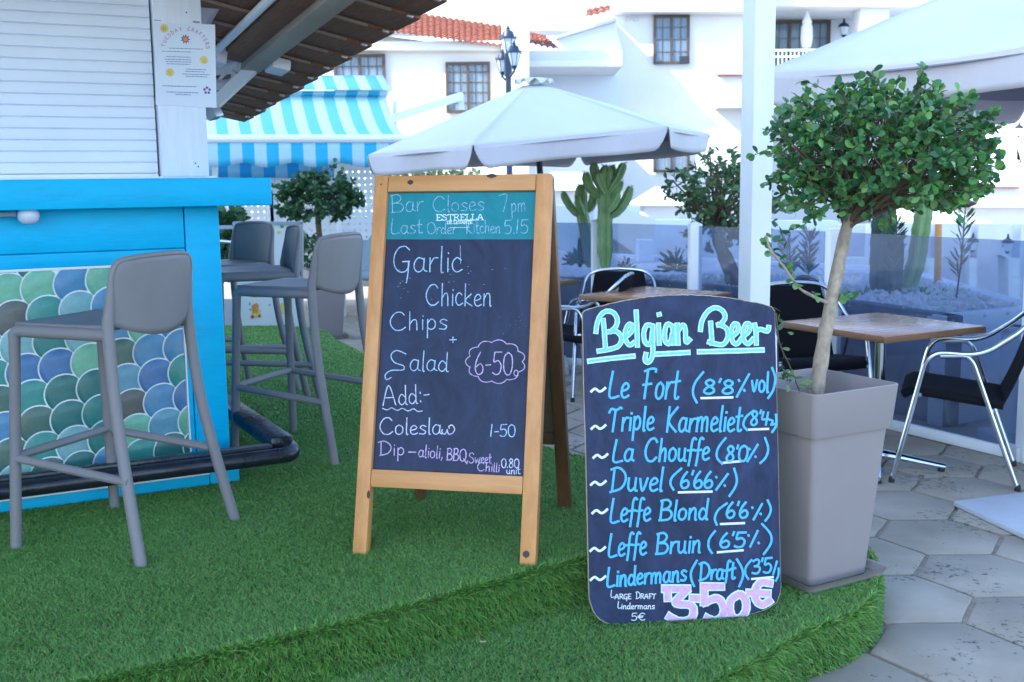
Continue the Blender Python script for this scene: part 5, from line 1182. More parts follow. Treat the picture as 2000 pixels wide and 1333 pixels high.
def tuft(c, r, n_, label, name='shrub', m='leaf_silver', L_=.09, W_=.02, up=.6, seed=1, stems=True):
    t = thing(name, c, label, 'plant'); rg = random.Random(seed); sp = []
    for k in range(n_):
        d_ = Vector((rg.gauss(0, 1), rg.gauss(0, 1), abs(rg.gauss(up, .6)))).normalized(); sp.append((c+Vector((d_.x*r*.6*rg.random(), d_.y*r*.6*rg.random(), d_.z*r*rg.uniform(0, .9))), d_))
    foliage(t, sp, m, L_, W_, 0, seed=seed)
    if stems:
        mb = MB()
        for k in range(6): q_ = sp[k*3][0]; mb.tube([c, q_], .004, 4)
        mb.build('stems', 'twig', t, world=True)
    return t
tuft(A(1127, 516, 9.4), .10, 130, 'grey-green spiky tuft at the foot of the thin cactus', seed=3)
tuft(A(1222, 526, 9.1), .07, 60, 'small dry grey tuft in the gravel right of the tall cactus', seed=5, L_=.06)
tuft(A(1320, 530, 9.3), .16, 160, 'low dark bush in the bed left of the leaning tree', m='leaf_dark', seed=6)
for i, (x, y, lab) in enumerate(((1690, 590, 'pale flowering tuft in the gravel left of the thick cactus'), (1800, 588, 'low green groundcover in the gravel right of the thick cactus'), (1835, 590, 'small green sprig at the right end of the gravel bed'))):
    tuft(A(x, y, 8.0), .08, 110, lab, m='leaf_olive', seed=20+i, L_=.05, W_=.014)
def spire(x0, y0, x1, y1, Y, lab, seed, dense=60, m='leaf_silver', cap=False):
    a, b = A(x0, y0, Y), A(x1, y1, Y); t = thing('tall_stem_plant', a, lab, 'plant'); mb = MB(); mb.tube([a, a.lerp(b, .5)+Vector((.01, 0, 0)), b], [.008, .006, .004], 6); mb.build('stem', 'twig', t, world=True)
    rg = random.Random(seed); sp = []
    for k in range(dense):
        q = rg.uniform(.30, .92); p = a.lerp(b, q); an = rg.uniform(0, 2*pi); sp.append((p, Vector((cos(an)*.9, sin(an)*.6, .9))))
    foliage(t, sp, m, .11, .014, 0, seed=seed)
    if cap: MB().lathe(b, [(.02, -.02), (.07, .0), (.075, .015), (.03, .03)], 10).build('seed_head', 'twig', t, world=True)
spire(1742, 600, 1752, 420, 7.9, 'tall dark bristly stem in front of the thick cactus', 3, 130, 'leaf_dark')
spire(1864, 612, 1886, 400, 7.7, 'thin tall stem with a flat seed head right of the thick cactus', 4, 60, 'leaf_dark', True)
spire(1575, 575, 1582, 450, 8.2, 'wispy grey stem plant between the white post and the fence post', 7, 120)
spire(1548, 570, 1538, 465, 8.4, 'wispy grey stem plant just right of the square white post', 8, 90)
# leaning small tree in the bed left of the post
YT = 8.6; t3 = thing('garden_tree', A(1428, 552, YT), 'small tree with a dark leaning trunk and red-tipped leaves left of the white post', 'tree')
MB().tube(smooth_path([A(1440, 556, YT), A(1428, 530, YT), A(1415, 500, YT), A(1405, 475, YT), A(1395, 440, YT), A(1392, 400, YT)], 4), [.075]*4+[.06]*5+[.05]*5+[.04]*7, 10).build('trunk', 'bark_dark', t3, world=True)
tw = MB(); spots, cl = crown_spots(A(1412, 395, YT), (.40, .40, .37), 210, 10, 31, .22, -.95, .3, tw, .045)
foliage(t3, spots, 'leaf_olive', .058, .030, 0, seed=12)
for p, d_ in cl[::4]: tw.tube([A(1398, 440, YT), p], [.012, .005], 5)
tw.build('branches', 'twig', t3, world=True)

# ------------------------------------------------------------------ parasols
def parasol(c, apex_z, rim, label, valance=.15, vent=.22, under='canvas_under', sag=.10, pole='iron_black', pole_z0=0, canv='canvas', px_=None):
    """rim: list of corner points (world). c: centre"""
    t = thing('parasol', (c[0], c[1], pole_z0), label, 'parasol', 0, 'cream canvas parasols'); ap = Vector((c[0], c[1], apex_z)); n_ = len(rim)
    for i in range(n_):
        a, b = rim[i], rim[(i+1) % n_]
        def fn(u, v):     # v from vent ring to rim
            r0 = ap.lerp(a, vent*.55+(1-vent*.55)*v); r1 = ap.lerp(b, vent*.55+(1-vent*.55)*v); p = r0.lerp(r1, u)
            mid = 4*u*(1-u); inward = (ap-p); inward.z = 0
            return p - Z*sag*mid*v*(1.05-v*.45)*(1) + inward*(.035*mid*v)
        MB().grid(fn, 12, 12).build('canopy_panel', canv, t, world=True, thick=.004)
        edge = [Vector(fn(k/12, 1)) for k in range(13)]
        out = ((a+b)/2-Vector((c[0], c[1], a.z))); out.z = 0; out.normalize()
        def vf(u, v):
            k = min(int(u*12), 11); f_ = u*12-k; p = edge[k].lerp(edge[k+1], f_); rnd = 1-.82*max(0, 1-min(u, 1-u)/.075)**2.2
            return p+out*(.008+.012*v*sin(u*9+i)) - Z*valance*v*rnd*(1+.05*sin(u*7+i*2))
        MB().grid(vf, 48, 5).build('valance', 'canvas_valance', t, world=True, thick=.003)
        MB().tube([ap-Z*.03, a-Z*.02], .012, 6).build('rib', pole, t, world=True)
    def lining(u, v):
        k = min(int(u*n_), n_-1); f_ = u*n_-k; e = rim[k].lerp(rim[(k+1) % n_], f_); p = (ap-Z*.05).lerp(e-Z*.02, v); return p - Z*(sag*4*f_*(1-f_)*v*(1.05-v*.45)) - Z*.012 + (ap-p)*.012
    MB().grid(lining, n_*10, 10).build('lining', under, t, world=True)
    def vt(u, v):
        a_ = u*n_; k = min(int(a_), n_-1); f_ = a_-k; e = rim[k].lerp(rim[(k+1) % n_], f_); p = (ap+Z*.030).lerp(e+Z*.035, vent*v*1.0); p.z = ap.z+.030-.030*v*v; return p+Z*(.020*v*v*sin(a_*2*pi*1.5+1)) 
    MB().grid(vt, n_*8, 5).build('vent_cap', canv, t, world=True, thick=.004)
    MB().tube([(px_ or c[0], c[1], pole_z0), (c[0], c[1], apex_z-.03)], .024, 12).build('pole', pole, t, world=True)
    MB().box((c[0], c[1], pole_z0+.04), (.5, .5, .08)).build('base', 'slab_white', t, world=True, bevel=.01)
    return t
# middle parasol: corners fitted to the photograph (near left, near middle, near right, far right ...)
YU = 8.6
cU = A(1042, 300, YU); zU = A(1042, 160, YU).z
k1 = A(925, 284, YU-1.18); k2 = A(1303, 248, YU-.55); k0 = A(722, 302, YU-.10); k3 = A(1385, 262, YU+.65)
opp = lambda p: Vector((2*cU.x-p.x, 2*cU.y-p.y, p.z))
zr = (k0.z+k1.z+k2.z)/3
rimU = [k0, k1, k2, k3, opp(k1), opp(k2)]; rimU[4].z = rimU[5].z = zr
cen = math.atan2
rimU.sort(key=lambda p: math.atan2(p.y-cU.y, p.x-cU.x))
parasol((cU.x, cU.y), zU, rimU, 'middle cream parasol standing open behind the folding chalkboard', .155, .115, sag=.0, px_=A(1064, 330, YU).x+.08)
# large parasol at the right
Lc = A(1484, 143, 5.7); Nc = A(2190, 20, 4.3); Fc = A(2010, 215, 7.4); Fc.z = Lc.z-.02; Nc = Vector((Nc.x, Nc.y, Lc.z+.02)); Rc = Nc+Fc-Lc; Rc.z = Lc.z
cc_ = (Lc+Rc)/2; rimR = [Lc, Nc, Rc, Fc]
apz = 2.62
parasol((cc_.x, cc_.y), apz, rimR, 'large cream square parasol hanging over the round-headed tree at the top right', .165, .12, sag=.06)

# ------------------------------------------------------------------ triple lantern lamp post
YL = 14.0; lp = thing('street_lamp', Vector((A(993, 250, YL).x, YL, 0)), 'dark blue lamp post with three glazed lanterns above the middle parasol', 'street lamp')
px_ = 1/2185*YL
pb = Vector((A(993, 160, YL).x, YL, 0)); MB().tube([pb, Vector((pb.x, YL, A(993, 112, YL).z))], [.045, .035], 10).build('pole', 'lamp_iron', lp, world=True)
def lantern(x, ytop, ybot, wid, dy):
    top = A(x, ytop, YL+dy); bot = A(x, ybot, YL+dy); H = top.z-bot.z; r = wid/2*px_; c = Vector((top.x, YL+dy, bot.z))
    ln = MB().lathe(c, [(r*.10, 0), (r*.14, H*.04), (r*.35, H*.14), (r*.42, H*.17), (r*.42, H*.19)], 8).build('lantern_base', 'lamp_iron', lp, world=True)
    MB().lathe(c, [(r*.40, H*.19), (r*.82, H*.60)], 6).build('lantern_glass', 'frosted', ln, world=True, smooth=False)
    mb = MB()
    for k in range(6):
        a = 2*pi*k/6; d_ = Vector((cos(a), sin(a), 0)); mb.tube([c+d_*r*.42+Z*H*.19, c+d_*r*.84+Z*H*.60], r*.05, 5)
    mb.lathe(c, [(r*.9, H*.60), (r, H*.61), (r, H*.65), (r*.75, H*.66), (r*.72, H*.70), (r*.55, H*.82), (r*.22, H*.86), (r*.22, H*.90), (r*.30, H*.91), (r*.12, H*.94), (r*.08, H)], 12)
    for k in range(12):
        a = 2*pi*k/12; d_ = Vector((cos(a), sin(a), 0)); mb.tube([c+d_*r*.97+Z*H*.64, c+d_*r*.98+Z*H*.70], [r*.07, r*.03], 4)
    mb.build('lantern_cap', 'lamp_iron', ln, world=True)
lantern(992, 49, 118, 34, 0); lantern(1004, 80, 140, 29, -.25); lantern(981, 96, 151, 27, .1)
mb = MB(); mb.tube(smooth_path([Vector((pb.x, YL, A(993, 150, YL).z)), A(998, 148, YL-.1), A(1004, 140, YL-.25)], 4), .016, 6); mb.tube(smooth_path([Vector((pb.x, YL, A(993, 152, YL).z)), A(987, 156, YL), A(981, 150, YL+.1)], 4), .016, 6); mb.tube([Vector((pb.x, YL, A(993, 150, YL).z)), Vector((pb.x, YL, A(993, 105, YL).z))], .05, 8); mb.build('lamp_arm', 'lamp_iron', lp, world=True)

# ------------------------------------------------------------------ striped awning, screen, lattice wall, far terrace
YA = 11.5
def fbx(x0, y0, x1, y1, Y, th, name, m, parent=None, bev=0, **k):
    a, b, c_, d_ = A(x0, y1, Y), A(x1, y1, Y), A(x1, y0, Y), A(x0, y0, Y); e = Vector((0, th, 0))
    return MB().hexa([a, b, b+e, a+e], [d_, c_, c_+e, d_+e]).build(name, m, parent, bevel=bev, world=parent is not None, smooth=bool(bev), **k)
aw = thing('striped_awning', A(600, 300, YA), 'turquoise and white striped awning with scalloped valance behind the kiosk roof', 'awning')
def awn(fn, nu, nv, name, m, w0, w1, th=.004):
    mb = MB().grid(fn, nu, nv); mb.su = [w0+(w1-w0)*(i/nu) for j in range(nv+1) for i in range(nu+1)]
    o = mb.build(name, m, aw, world=True, thick=th); return o
lf, rt_ = A(330, 268, YA), A(800, 268, YA); lb, rb2 = A(330, 182, YA+1.5), A(752, 188, YA+1.5)
Wd = (rt_-lf).length
def cano(u, v):
    f_ = lf.lerp(rt_, u); b_ = lb.lerp(rb2, u); p = f_.lerp(b_, v); return p - Z*.14*sin(v*pi)*(1-.3*v)
awn(cano, 40, 14, 'canopy', 'awning_stripe', 0, Wd)
def val(u, v): p = lf.lerp(rt_, u); sc = .5+.5*cos(u*Wd/.247*pi/1.0); return p-Z*(.055+v*(.205+.045*sc))-Y_*(.03)
awn(val, 150, 3, 'valance', 'awning_stripe_low', 0, Wd)
MB().tube([lf-Z*.02-Y_*.02, rt_-Z*.02-Y_*.02], .045, 10).build('front_bar', 'white_paint', aw, world=True)
def up(u, v): a_ = A(330, 176, YA+1.3).lerp(A(763, 176, YA+1.3), u); b_ = A(330, 148, YA+1.7).lerp(A(748, 148, YA+1.7), u); return a_.lerp(b_, v)
awn(up, 10, 3, 'upper_flap', 'awning_stripe', 0, Wd)
def bandf(u, v): a_ = A(330, 192, YA+1.5).lerp(A(754, 192, YA+1.5), u); b_ = A(330, 178, YA+1.45).lerp(A(758, 178, YA+1.45), u); return a_.lerp(b_, v)
awn(bandf, 4, 1, 'upper_band', 'awning_stripe_low', 0, Wd)
def backs(u, v): return A(330, 348, YA+.9).lerp(A(664, 348, YA+.9), u)+Z*v*(A(500, 322, YA+.9).z-A(500, 348, YA+.9).z+.02)
awn(backs, 4, 1, 'rear_valance', 'awning_back', 0, (A(664, 348, YA+.9)-A(330, 348, YA+.9)).length)
fbx(330, 306, 664, 323, YA+1.0, .05, 'rear_bar', 'grey_metal', aw); fbx(330, 300, 560, 316, YA+1.3, .4, 'dark_gap', 'gap_shade', aw)  # dark box stands in for the shade in the gap under the awning
mb = MB(); mb.bar(A(765, 232, YA), A(902, 188, YA+.6), .05, .08); mb.bar(A(900, 184, YA+.6), A(902, 215, YA+.6), .06, .05, Y_); mb.build('side_arm', 'white_paint', aw, world=True)
for a_, b_ in ((A(771, 196, YA+1.4), A(771, 290, YA+1.4)), (A(420, 262, YA+.3), A(420, 700, YA+.3))): mb = MB(); mb.bar(a_, b_, .05, .05, Y_); mb.build('support', 'white_paint', aw, world=True)

# lattice wall: white panels with holes
def lattice(x0, y0, x1, y1, Y, label, nx, arch=0):
    a, b = A(x0, y1, Y), A(x1, y1, Y); top = A(x0, y0, Y).z; W_ = b.x-a.x; H = top-a.z; t = thing('lattice_screen', a, label, 'screen'); mb = MB(); c = W_/nx; ny = max(1, int(H/c)); cz = H/ny; th = .03
    for j in range(ny):
        for i in range(nx):
            ox, oz = a.x+i*c, a.z+j*cz; cx_, cz_ = ox+c/2, oz+cz/2; st_ = (i+j) % 2
            outer = [(ox, oz), (cx_, oz), (ox+c, oz), (ox+c, cz_), (ox+c, oz+cz), (cx_, oz+cz), (ox, oz+cz), (ox, cz_)]
            rr_ = c*(.30 if st_ else .22); ang = [225, 270, 315, 0, 45, 90, 135, 180]
            inner = [(cx_+cos(radians(g_))*rr_*(1 if k % 2 == st_ else .62), cz_+sin(radians(g_))*rr_*(1 if k % 2 == st_ else .62)) for k, g_ in enumerate(ang)]
            k0 = len(mb.v); mb.v += [Vector((x, Y, z)) for x, z in outer+inner]+[Vector((x, Y+th, z)) for x, z in inner]
            for k in range(8): k2_ = (k+1) % 8; mb.f += [(k0+k, k0+k2_, k0+8+k2_, k0+8+k), (k0+8+k, k0+8+k2_, k0+16+k2_, k0+16+k)]
    o = mb.build('pierced_panel', 'white_paint', t, world=True, smooth=False); o['kind'] = 'stuff'
    mb = MB(); mb.box(((a.x+b.x)/2, Y+.015, top+.03), (W_, .05, .06)); mb.build('top_rail', 'white_paint', t, world=True)
    if arch:
        ar = [Vector((a.x+W_*k/12, Y, top+.06+arch*sin(pi*k/12))) for k in range(13)]; ar = [Vector((a.x, Y, top+.06))]+ar+[Vector((b.x, Y, top+.06))]
        MB().prism([(p.x, p.z) for p in ar], Vector((0, Y, 0)), X, Z, Y_, .03).build('arched_top', 'white_paint', t, world=True, smooth=False)
    for x in (a.x, b.x): mb = MB(); mb.box((x, Y+.02, (top+0)/2), (.07, .07, top+.08)); mb.build('screen_post', 'white_paint', t, world=True, bevel=.004)
lattice(405, 385, 536, 470, 12.6, 'white pierced screen at the left, between the counter and the small dark tree', 11, .12)
lattice(532, 360, 664, 470, 12.6, 'white pierced screen behind the small dark tree', 11, .10)
lattice(664, 330, 745, 470, 12.4, 'taller white pierced screen just left of the folding chalkboard', 7, .10)
# low wall and yellow-green hedge behind
fbx(380, 425, 800, 560, 13.2, .3, 'low_wall', 'render_white'); o = bpy.data.objects['low_wall']; tag(o, 'low white wall running behind the pierced screens', 'wall')
hg = thing('flowering_hedge', A(800, 400, 12.9), 'pale yellow and white flowering hedge behind the top of the folding chalkboard', 'hedge')
sp = []; rg = random.Random(44)
for k in range(3600):
    x = rg.uniform(735, 935); y = rg.uniform(max(322, 340-(x-760)*.02), 520) if x > 760 else rg.uniform(335, 560)
    if x > 800 and y > 420: continue
    sp.append((A(x, y, 12.7+rg.uniform(0, .5)), (rg.gauss(0, 1), rg.gauss(0, .6), rg.gauss(0, 1))))
foliage(hg, sp, 'leaf_yellow', .075, .05, 0, seed=3)
hg2 = thing('green_hedge', A(440, 520, 11.5), 'dark green hedge seen low between the counter and the fruit banner', 'hedge'); sp = []
for k in range(2600): sp.append((A(rg.uniform(395, 475), rg.uniform(415, 540), 11.2+rg.uniform(0, .6)), (rg.gauss(0, 1), rg.gauss(0, .6), rg.gauss(0, 1))))
foliage(hg2, sp, 'leaf_dark', .09, .06, 0, seed=4)
hg3 = thing('green_shrub', A(600, 560, 11.4), 'small leafy shrub in the gap behind the second stool back', 'plant'); sp = []
for k in range(260): sp.append((A(rg.gauss(602, 8), rg.uniform(455, 560), 10.9+rg.uniform(0, .3)), (rg.gauss(0, 1), rg.gauss(0, .6), rg.gauss(0, 1))))
foliage(hg3, sp, 'leaf_dark', .07, .035, 0, seed=5)
# barrier with rail left of the banner
brr = thing('terrace_barrier', A(435, 640, 9.9), 'low grey barrier with a steel handrail left of the fruit banner', 'barrier')
fbx(380, 441, 458, 448, 9.9, .04, 'top_rail', 'grey_metal', brr); fbx(454, 441, 459, 655, 9.9, .04, 'upright', 'window_frame', brr); mb = MB(); mb.tube([A(380, 468, 9.8), A(459, 474, 9.8)], .014, 8); mb.build('handrail', 'aluminium', brr, world=True)
fbx(380, 585, 454, 660, 9.95, .03, 'lower_panel', 'slab_white', brr)
# fruit banner
YB_ = 9.15; bn = thing('fruit_banner', Vector((A(525, 640, YB_).x, YB_, PZ)), 'white banner printed with orange and yellow fruit standing behind the stools', 'banner')
fbx(459, 437, 589, 641, YB_, .02, 'banner_sheet', 'banner', bn)
mb = MB(); mb.bar(A(457, 434, YB_-.01), A(459, 643, YB_-.01), .02, .02, Y_); mb.bar(A(590, 434, YB_-.01), A(590, 641, YB_-.01), .02, .02, Y_); mb.bar(A(457, 435.5, YB_-.01), A(590, 435.5, YB_-.01), .02, .02, Y_); mb.build('banner_frame', 'grey_metal', bn, world=True)
bpl = plane_px(Vector((0, YB_, 0)), Vector((0, -1, 0)))
def blot(name, m_, L_, off=.002):
    mb = MB(); rg = random.Random(len(L_)*3+int(L_[0][0]))
    for (x, y, rx_, ry_) in L_:
        P = [bpl(x+cos(2*pi*k/12)*rx_*rg.uniform(.75, 1.2), y+sin(2*pi*k/12)*ry_*rg.uniform(.75, 1.2))+Vector((0, -off, 0)) for k in range(12)]; mb.add(P, [tuple(range(12))])
    return mb.build(name, m_, bn, world=True, smooth=False)
blot('printed_fruit', 'print_yellow', [(500, 612, 10, 9), (553, 605, 10, 12), (500, 577, 11, 6), (550, 574, 9, 5), (545, 455, 4, 4)], .0015)
blot('printed_fruit', 'print_orange', [(499, 603, 7, 11), (495, 576, 6, 5)], .003); blot('printed_berry', 'print_red', [(493, 619, 4, 4), (507, 618, 3, 3), (559, 590, 2, 2)], .004)
blot('printed_leaf', 'print_green', [(462, 452, 3, 5), (472, 444, 4, 2.5), (551, 443, 4, 3), (489, 605, 2, 2), (488, 594, 1.5, 2.5), (558, 636, 4, 2)], .004); blot('printed_flower', 'print_blue', [(544, 612, 4, 4), (541, 603, 3, 4), (548, 620, 3, 3), (527, 596, 2, 2)], .004)
# grey upholstered chair glimpsed left of the chalkboard
pc_ = G(712, 622); lc = thing('lounge_chair', (pc_.x+.02, pc_.y, 0), 'grey-blue upholstered chair partly hidden behind the left leg of the chalkboard', 'chair', radians(160))
MB().grid(lambda u, v: ((u-.5)*.5, .22-.46*v, .46+.01*sin(u*pi)), 6, 6).build('seat', 'chair_fabric', lc, thick=.07); MB().grid(lambda u, v: ((u-.5)*.5*(1-.25*v**3), -.22-.1*v, .46+.46*v), 8, 8).build('backrest', 'chair_fabric', lc, thick=.06)
for sx in (-1, 1):
    for sy in (-1, 1): MB().tube([(sx*.22, sy*.2, 0), (sx*.2, sy*.18, .43)], .014, 8).build('leg', 'grey_metal', lc)

# ------------------------------------------------------------------ white houses
def window(parent, x0, y0, x1, y1, Y, cols=2, rows=3, curtain=True, mull=.035, sashes=2, m_='window_frame'):
    f = MB(); a, b = A(x0, y1, Y), A(x1, y0, Y); xa, xb, za, zb = a.x, b.x, a.z, b.z; fw = mull
    fr = lambda x, z, w_, h_, d=.05, dy=-.02: f.box((x, Y+dy, z), (w_, d, h_))
    fr((xa+xb)/2, za+fw/2, xb-xa, fw); fr((xa+xb)/2, zb-fw/2, xb-xa, fw); fr(xa+fw/2, (za+zb)/2, fw, zb-za-.002, .052); fr(xb-fw/2, (za+zb)/2, fw, zb-za-.002, .052)
    for k in range(1, sashes): fr(xa+(xb-xa)*k/sashes, (za+zb)/2, fw*.9, zb-za-.003, .054)
    o = f.build('window', m_, parent, world=True, smooth=False)
    gb = MB()
    for k in range(1, rows): gb.box(((xa+xb)/2, Y-.012, za+(zb-za)*k/rows), (xb-xa-.01, .012, .014))
    for k in range(1, cols*sashes):
        if k % cols: gb.box((xa+(xb-xa)*k/(cols*sashes), Y-.013, (za+zb)/2), (.014, .012, zb-za-.01))
    gb.build('glazing_bars', m_, o, world=True, smooth=False)
    MB().box(((xa+xb)/2, Y-.004, (za+zb)/2), (xb-xa-.01, .006, zb-za-.01)).build('pane', 'pane_far', o, world=True, smooth=False)
    if curtain:
        mb = MB().grid(lambda u, v: (xa+(xb-xa)*(.02+.96*u), Y+.03+.012*sin(u*60), za+(zb-za)*v), 120, 1); mb.build('curtain', 'curtain', o, world=True)
    MB().box(((xa+xb)/2, Y+.10, (za+zb)/2), (xb-xa, .01, zb-za)).build('dark_room', 'window_glass', o, world=True, smooth=False)
m = mat('pane_far', (.2, .3, .4), .05); n = m.node_tree; b = n.nodes['Principled BSDF']; b.inputs['Alpha'].default_value = .45
HA_ = thing('white_house', A(880, 400, 20), 'long white house with a red tiled roof and two brown windows at upper left', 'house')
fbx(300, 103, 990, 470, 20, 4, 'wall', 'render_white', HA_)
MB().hexa([A(300, 103, 20), A(990, 103, 20), A(990, 103, 20)+Y_*4, A(300, 103, 20)+Y_*4], [A(300, 12, 20), A(990, 101, 20), A(990, 101, 20)+Y_*4, A(300, 12, 20)+Y_*4]).build('eave_wall', 'render_white', HA_, world=True, smooth=False)
fbx(300, -120, 990, 60, 24.5, 1, 'upper_wall', 'render_white', HA_)
fbx(300, 80, 1000, 98, 19.75, .25, 'cornice', 'render_white', HA_, bev=.02)
window(HA_, 654, 106, 752, 178, 19.97, 3, 3, True, .05, 2); window(HA_, 872, 121, 957, 222, 19.97, 3, 5, True, .05, 2)
# clay tile roof: rows of half-round tiles with real relief
def tile_roof(parent, eL, eR, tL, tR, name='tile_roof', pitch=.17, courses=7):
    W_ = (eR-eL).length; n_ = max(2, int(W_/pitch)); mb = MB()
    nn = (eR-eL).cross(tL-eL).normalized()
    if nn.z < 0: nn = -nn
    K = 6
    for j in range(courses):
        v0_, v1_ = j/courses, (j+1)/courses+.012
        rows_ = []
        for v, lift in ((v0_, .035), (v1_, .0)):
            r_ = []
            for i in range(n_*K+1):
                u = i/(n_*K); p = eL.lerp(eR, u).lerp(tL.lerp(tR, u), v); ph = (i % K)/K; hgt = abs(sin(ph*pi)) ; r_.append(p+nn*(hgt*(.055 if pitch > .15 else .038)+lift*.8+.004*sin(i*12.9+j*3)))
            rows_.append(r_)
        k = len(mb.v); q = n_*K+1; mb.v += rows_[0]+rows_[1]+[p-nn*.03 for p in rows_[0]]
        for i in range(q-1): mb.f += [(k+i, k+i+1, k+q+i+1, k+q+i), (k+2*q+i, k+2*q+i+1, k+i+1, k+i)]
    o = mb.build(name, 'clay', parent, world=True); o['kind'] = 'stuff'; return o
tile_roof(HA_, A(560, 38, 19.6), A(982, 94, 19.6), A(560, -12, 23.2), A(982, 54, 23.2), 'tile_roof', .105, 10)
# chimney-like pilaster and stepped volumes
PV = thing('white_house', A(1010, 400, 21), 'white pilaster block and stepped wings between the tiled roof and the tall house', 'house')
fbx(980, -60, 1034, 470, 19.4, 1.2, 'pillar', 'render_white', PV, bev=.03)
tile_roof(PV, A(1034, 88, 20.4), A(1092, 99, 20.4), A(1034, 66, 22), A(1062, 72, 22), 'tile_roof', .105, 5)
fbx(1030, 99, 1215, 132, 20.4, 2.2, 'parapet', 'render_white', PV); fbx(1030, 118, 1215, 131, 20.2, .2, 'ledge', 'render_white', PV, bev=.02)
fbx(1030, 132, 1215, 300, 22.0, .5, 'recess_wall', 'render_cool', PV); fbx(1030, 300, 1215, 470, 20.6, 1, 'lower_wall', 'render_white', PV)
mb = MB(); mb.hexa([A(1040, 99, 23), A(1215, 99, 23), A(1215, 99, 24), A(1040, 99, 24)], [A(1090, 72, 23), A(1200, 42, 23), A(1200, 42, 24), A(1090, 72, 24)]); mb.build('gable', 'render_cool', PV, world=True, smooth=False)
mb = MB(); mb.bar(A(1085, 75, 22.9), A(1202, 40, 22.9), .3, .06); mb.build('gable_edge', 'grey_metal', PV, world=True)
fbx(980, -80, 1300, 60, 27, 1, 'upper_wall', 'render_cool', PV)
tile_roof(PV, A(1144, 36, 22.6), A(1192, 24, 22.6), A(1146, 20, 23.4), A(1192, 12, 23.4), 'tile_roof', .12, 2)
CB = thing('white_house', A(1320, 430, 24), 'tall white house with a brown window above the middle parasol', 'house')
fbx(1196, -200, 1460, 470, 24, 6, 'wall', 'render_white', CB)
fbx(1188, -120, 1475, 24, 23.6, .4, 'cornice', 'render_white', CB, bev=.03)
window(CB, 1276, 30, 1347, 126, 23.96, 2, 4, True, .05, 2); window(CB, 1276, 270, 1347, 337, 23.96, 1, 1, True, .05, 2)
fbx(1328, 110, 1345, 124, 23.9, .1, 'window_object', 'iron_black', CB)
for x in (1227, 1243): fbx(x-5, 34, x+5, 41, 23.97, .05, 'vent', 'grey_metal', CB)
# wing with balconies to the right
RBg = thing('white_house', A(1700, 430, 26), 'white house with balconies, sliding doors and wall lanterns behind the post and tree', 'house')
fbx(1405, 13, 1900, 205, 26.2, 4, 'recess_wall', 'render_cool', RBg); fbx(1380, -220, 1900, 13, 24.2, 2, 'roof_slab', 'render_white', RBg, bev=.03)
fbx(1405, 148, 1900, 210, 23.4, 3, 'balcony_front', 'render_white', RBg); fbx(1403, 145, 1900, 148, 23.3, .2, 'balcony_trim', 'red_trim', RBg)
fbx(1420, 210, 1900, 470, 26.4, 4, 'lower_wall', 'render_cool', RBg); fbx(1415, 148, 1428, 470, 24.1, 1.0, 'side_wall', 'render_white', RBg)
window(RBg, 1500, 40, 1622, 146, 26.15, 2, 3, True, .07, 3)
fbx(1680, -10, 1738, 150, 24.4, .6, 'pillar', 'render_white', RBg, bev=.02)
mb = MB()
for x in range(1408, 1700, 8): mb.bar(A(x, 102, 23.5), A(x, 146, 23.5), .018, .018, Y_)
mb.bar(A(1405, 100, 23.5), A(1700, 97, 23.5), .05, .04); mb.bar(A(1405, 112, 23.5), A(1700, 110, 23.5), .03, .03); mb.bar(A(1405, 140, 23.5), A(1700, 139, 23.5), .03, .03); o = mb.build('balcony_railing', 'white_paint', RBg, world=True, smooth=False)
cu = thing('closed_parasol', A(1575, 146, 24.6), 'folded white parasol standing on the upper balcony', 'parasol'); a_ = A(1575, 95, 24.6); b_ = A(1575, 18, 24.6); H_ = b_.z-a_.z
MB().lathe(a_, [(.03, 0), (.10, .02), (.13, H_*.25), (.12, H_*.55), (.09, H_*.62), (.11, H_*.66), (.05, H_*.85), (.015, H_)], 10).build('folded_canvas', 'canvas', cu, world=True); MB().tube([A(1575, 146, 24.6), a_], .025, 8).build('pole', 'white_paint', cu, world=True)
def wall_lamp(x, y, Y, lab, lit=False, s=1.0):
    t = thing('wall_lantern', A(x, y, Y), lab, 'wall lamp'); c = A(x, y, Y); k = 11/2185*Y*s
    MB().lathe(c, [(k*.15, -k*1.3), (k*.35, -k*1.1), (k*.5, -k*.9)], 8).build('base', 'iron_black', t, world=True); MB().lathe(c, [(k*.5, -k*.9), (k*.85, k*.4)], 8).build('glass', 'lit_glass' if lit else 'frosted', t, world=True)
    MB().lathe(c, [(k, k*.4), (k, k*.5), (k*.7, k*.95), (k*.25, k*1.2), (k*.1, k*1.9)], 8).build('cap', 'iron_black', t, world=True); MB().tube([c+Z*k*1.0, c+Z*k*.8+Y_*.15*k, c+Y_*k*2-Z*.2*k], k*.1, 6).build('bracket', 'iron_black', t, world=True)
wall_lamp(1648, 58, 26.0, 'small dark wall lantern beside the sliding doors of the upper balcony')
wall_lamp(1990, 256, 21.6, 'lit wall lantern glowing yellow at the right edge above the lower balcony', True, .85)
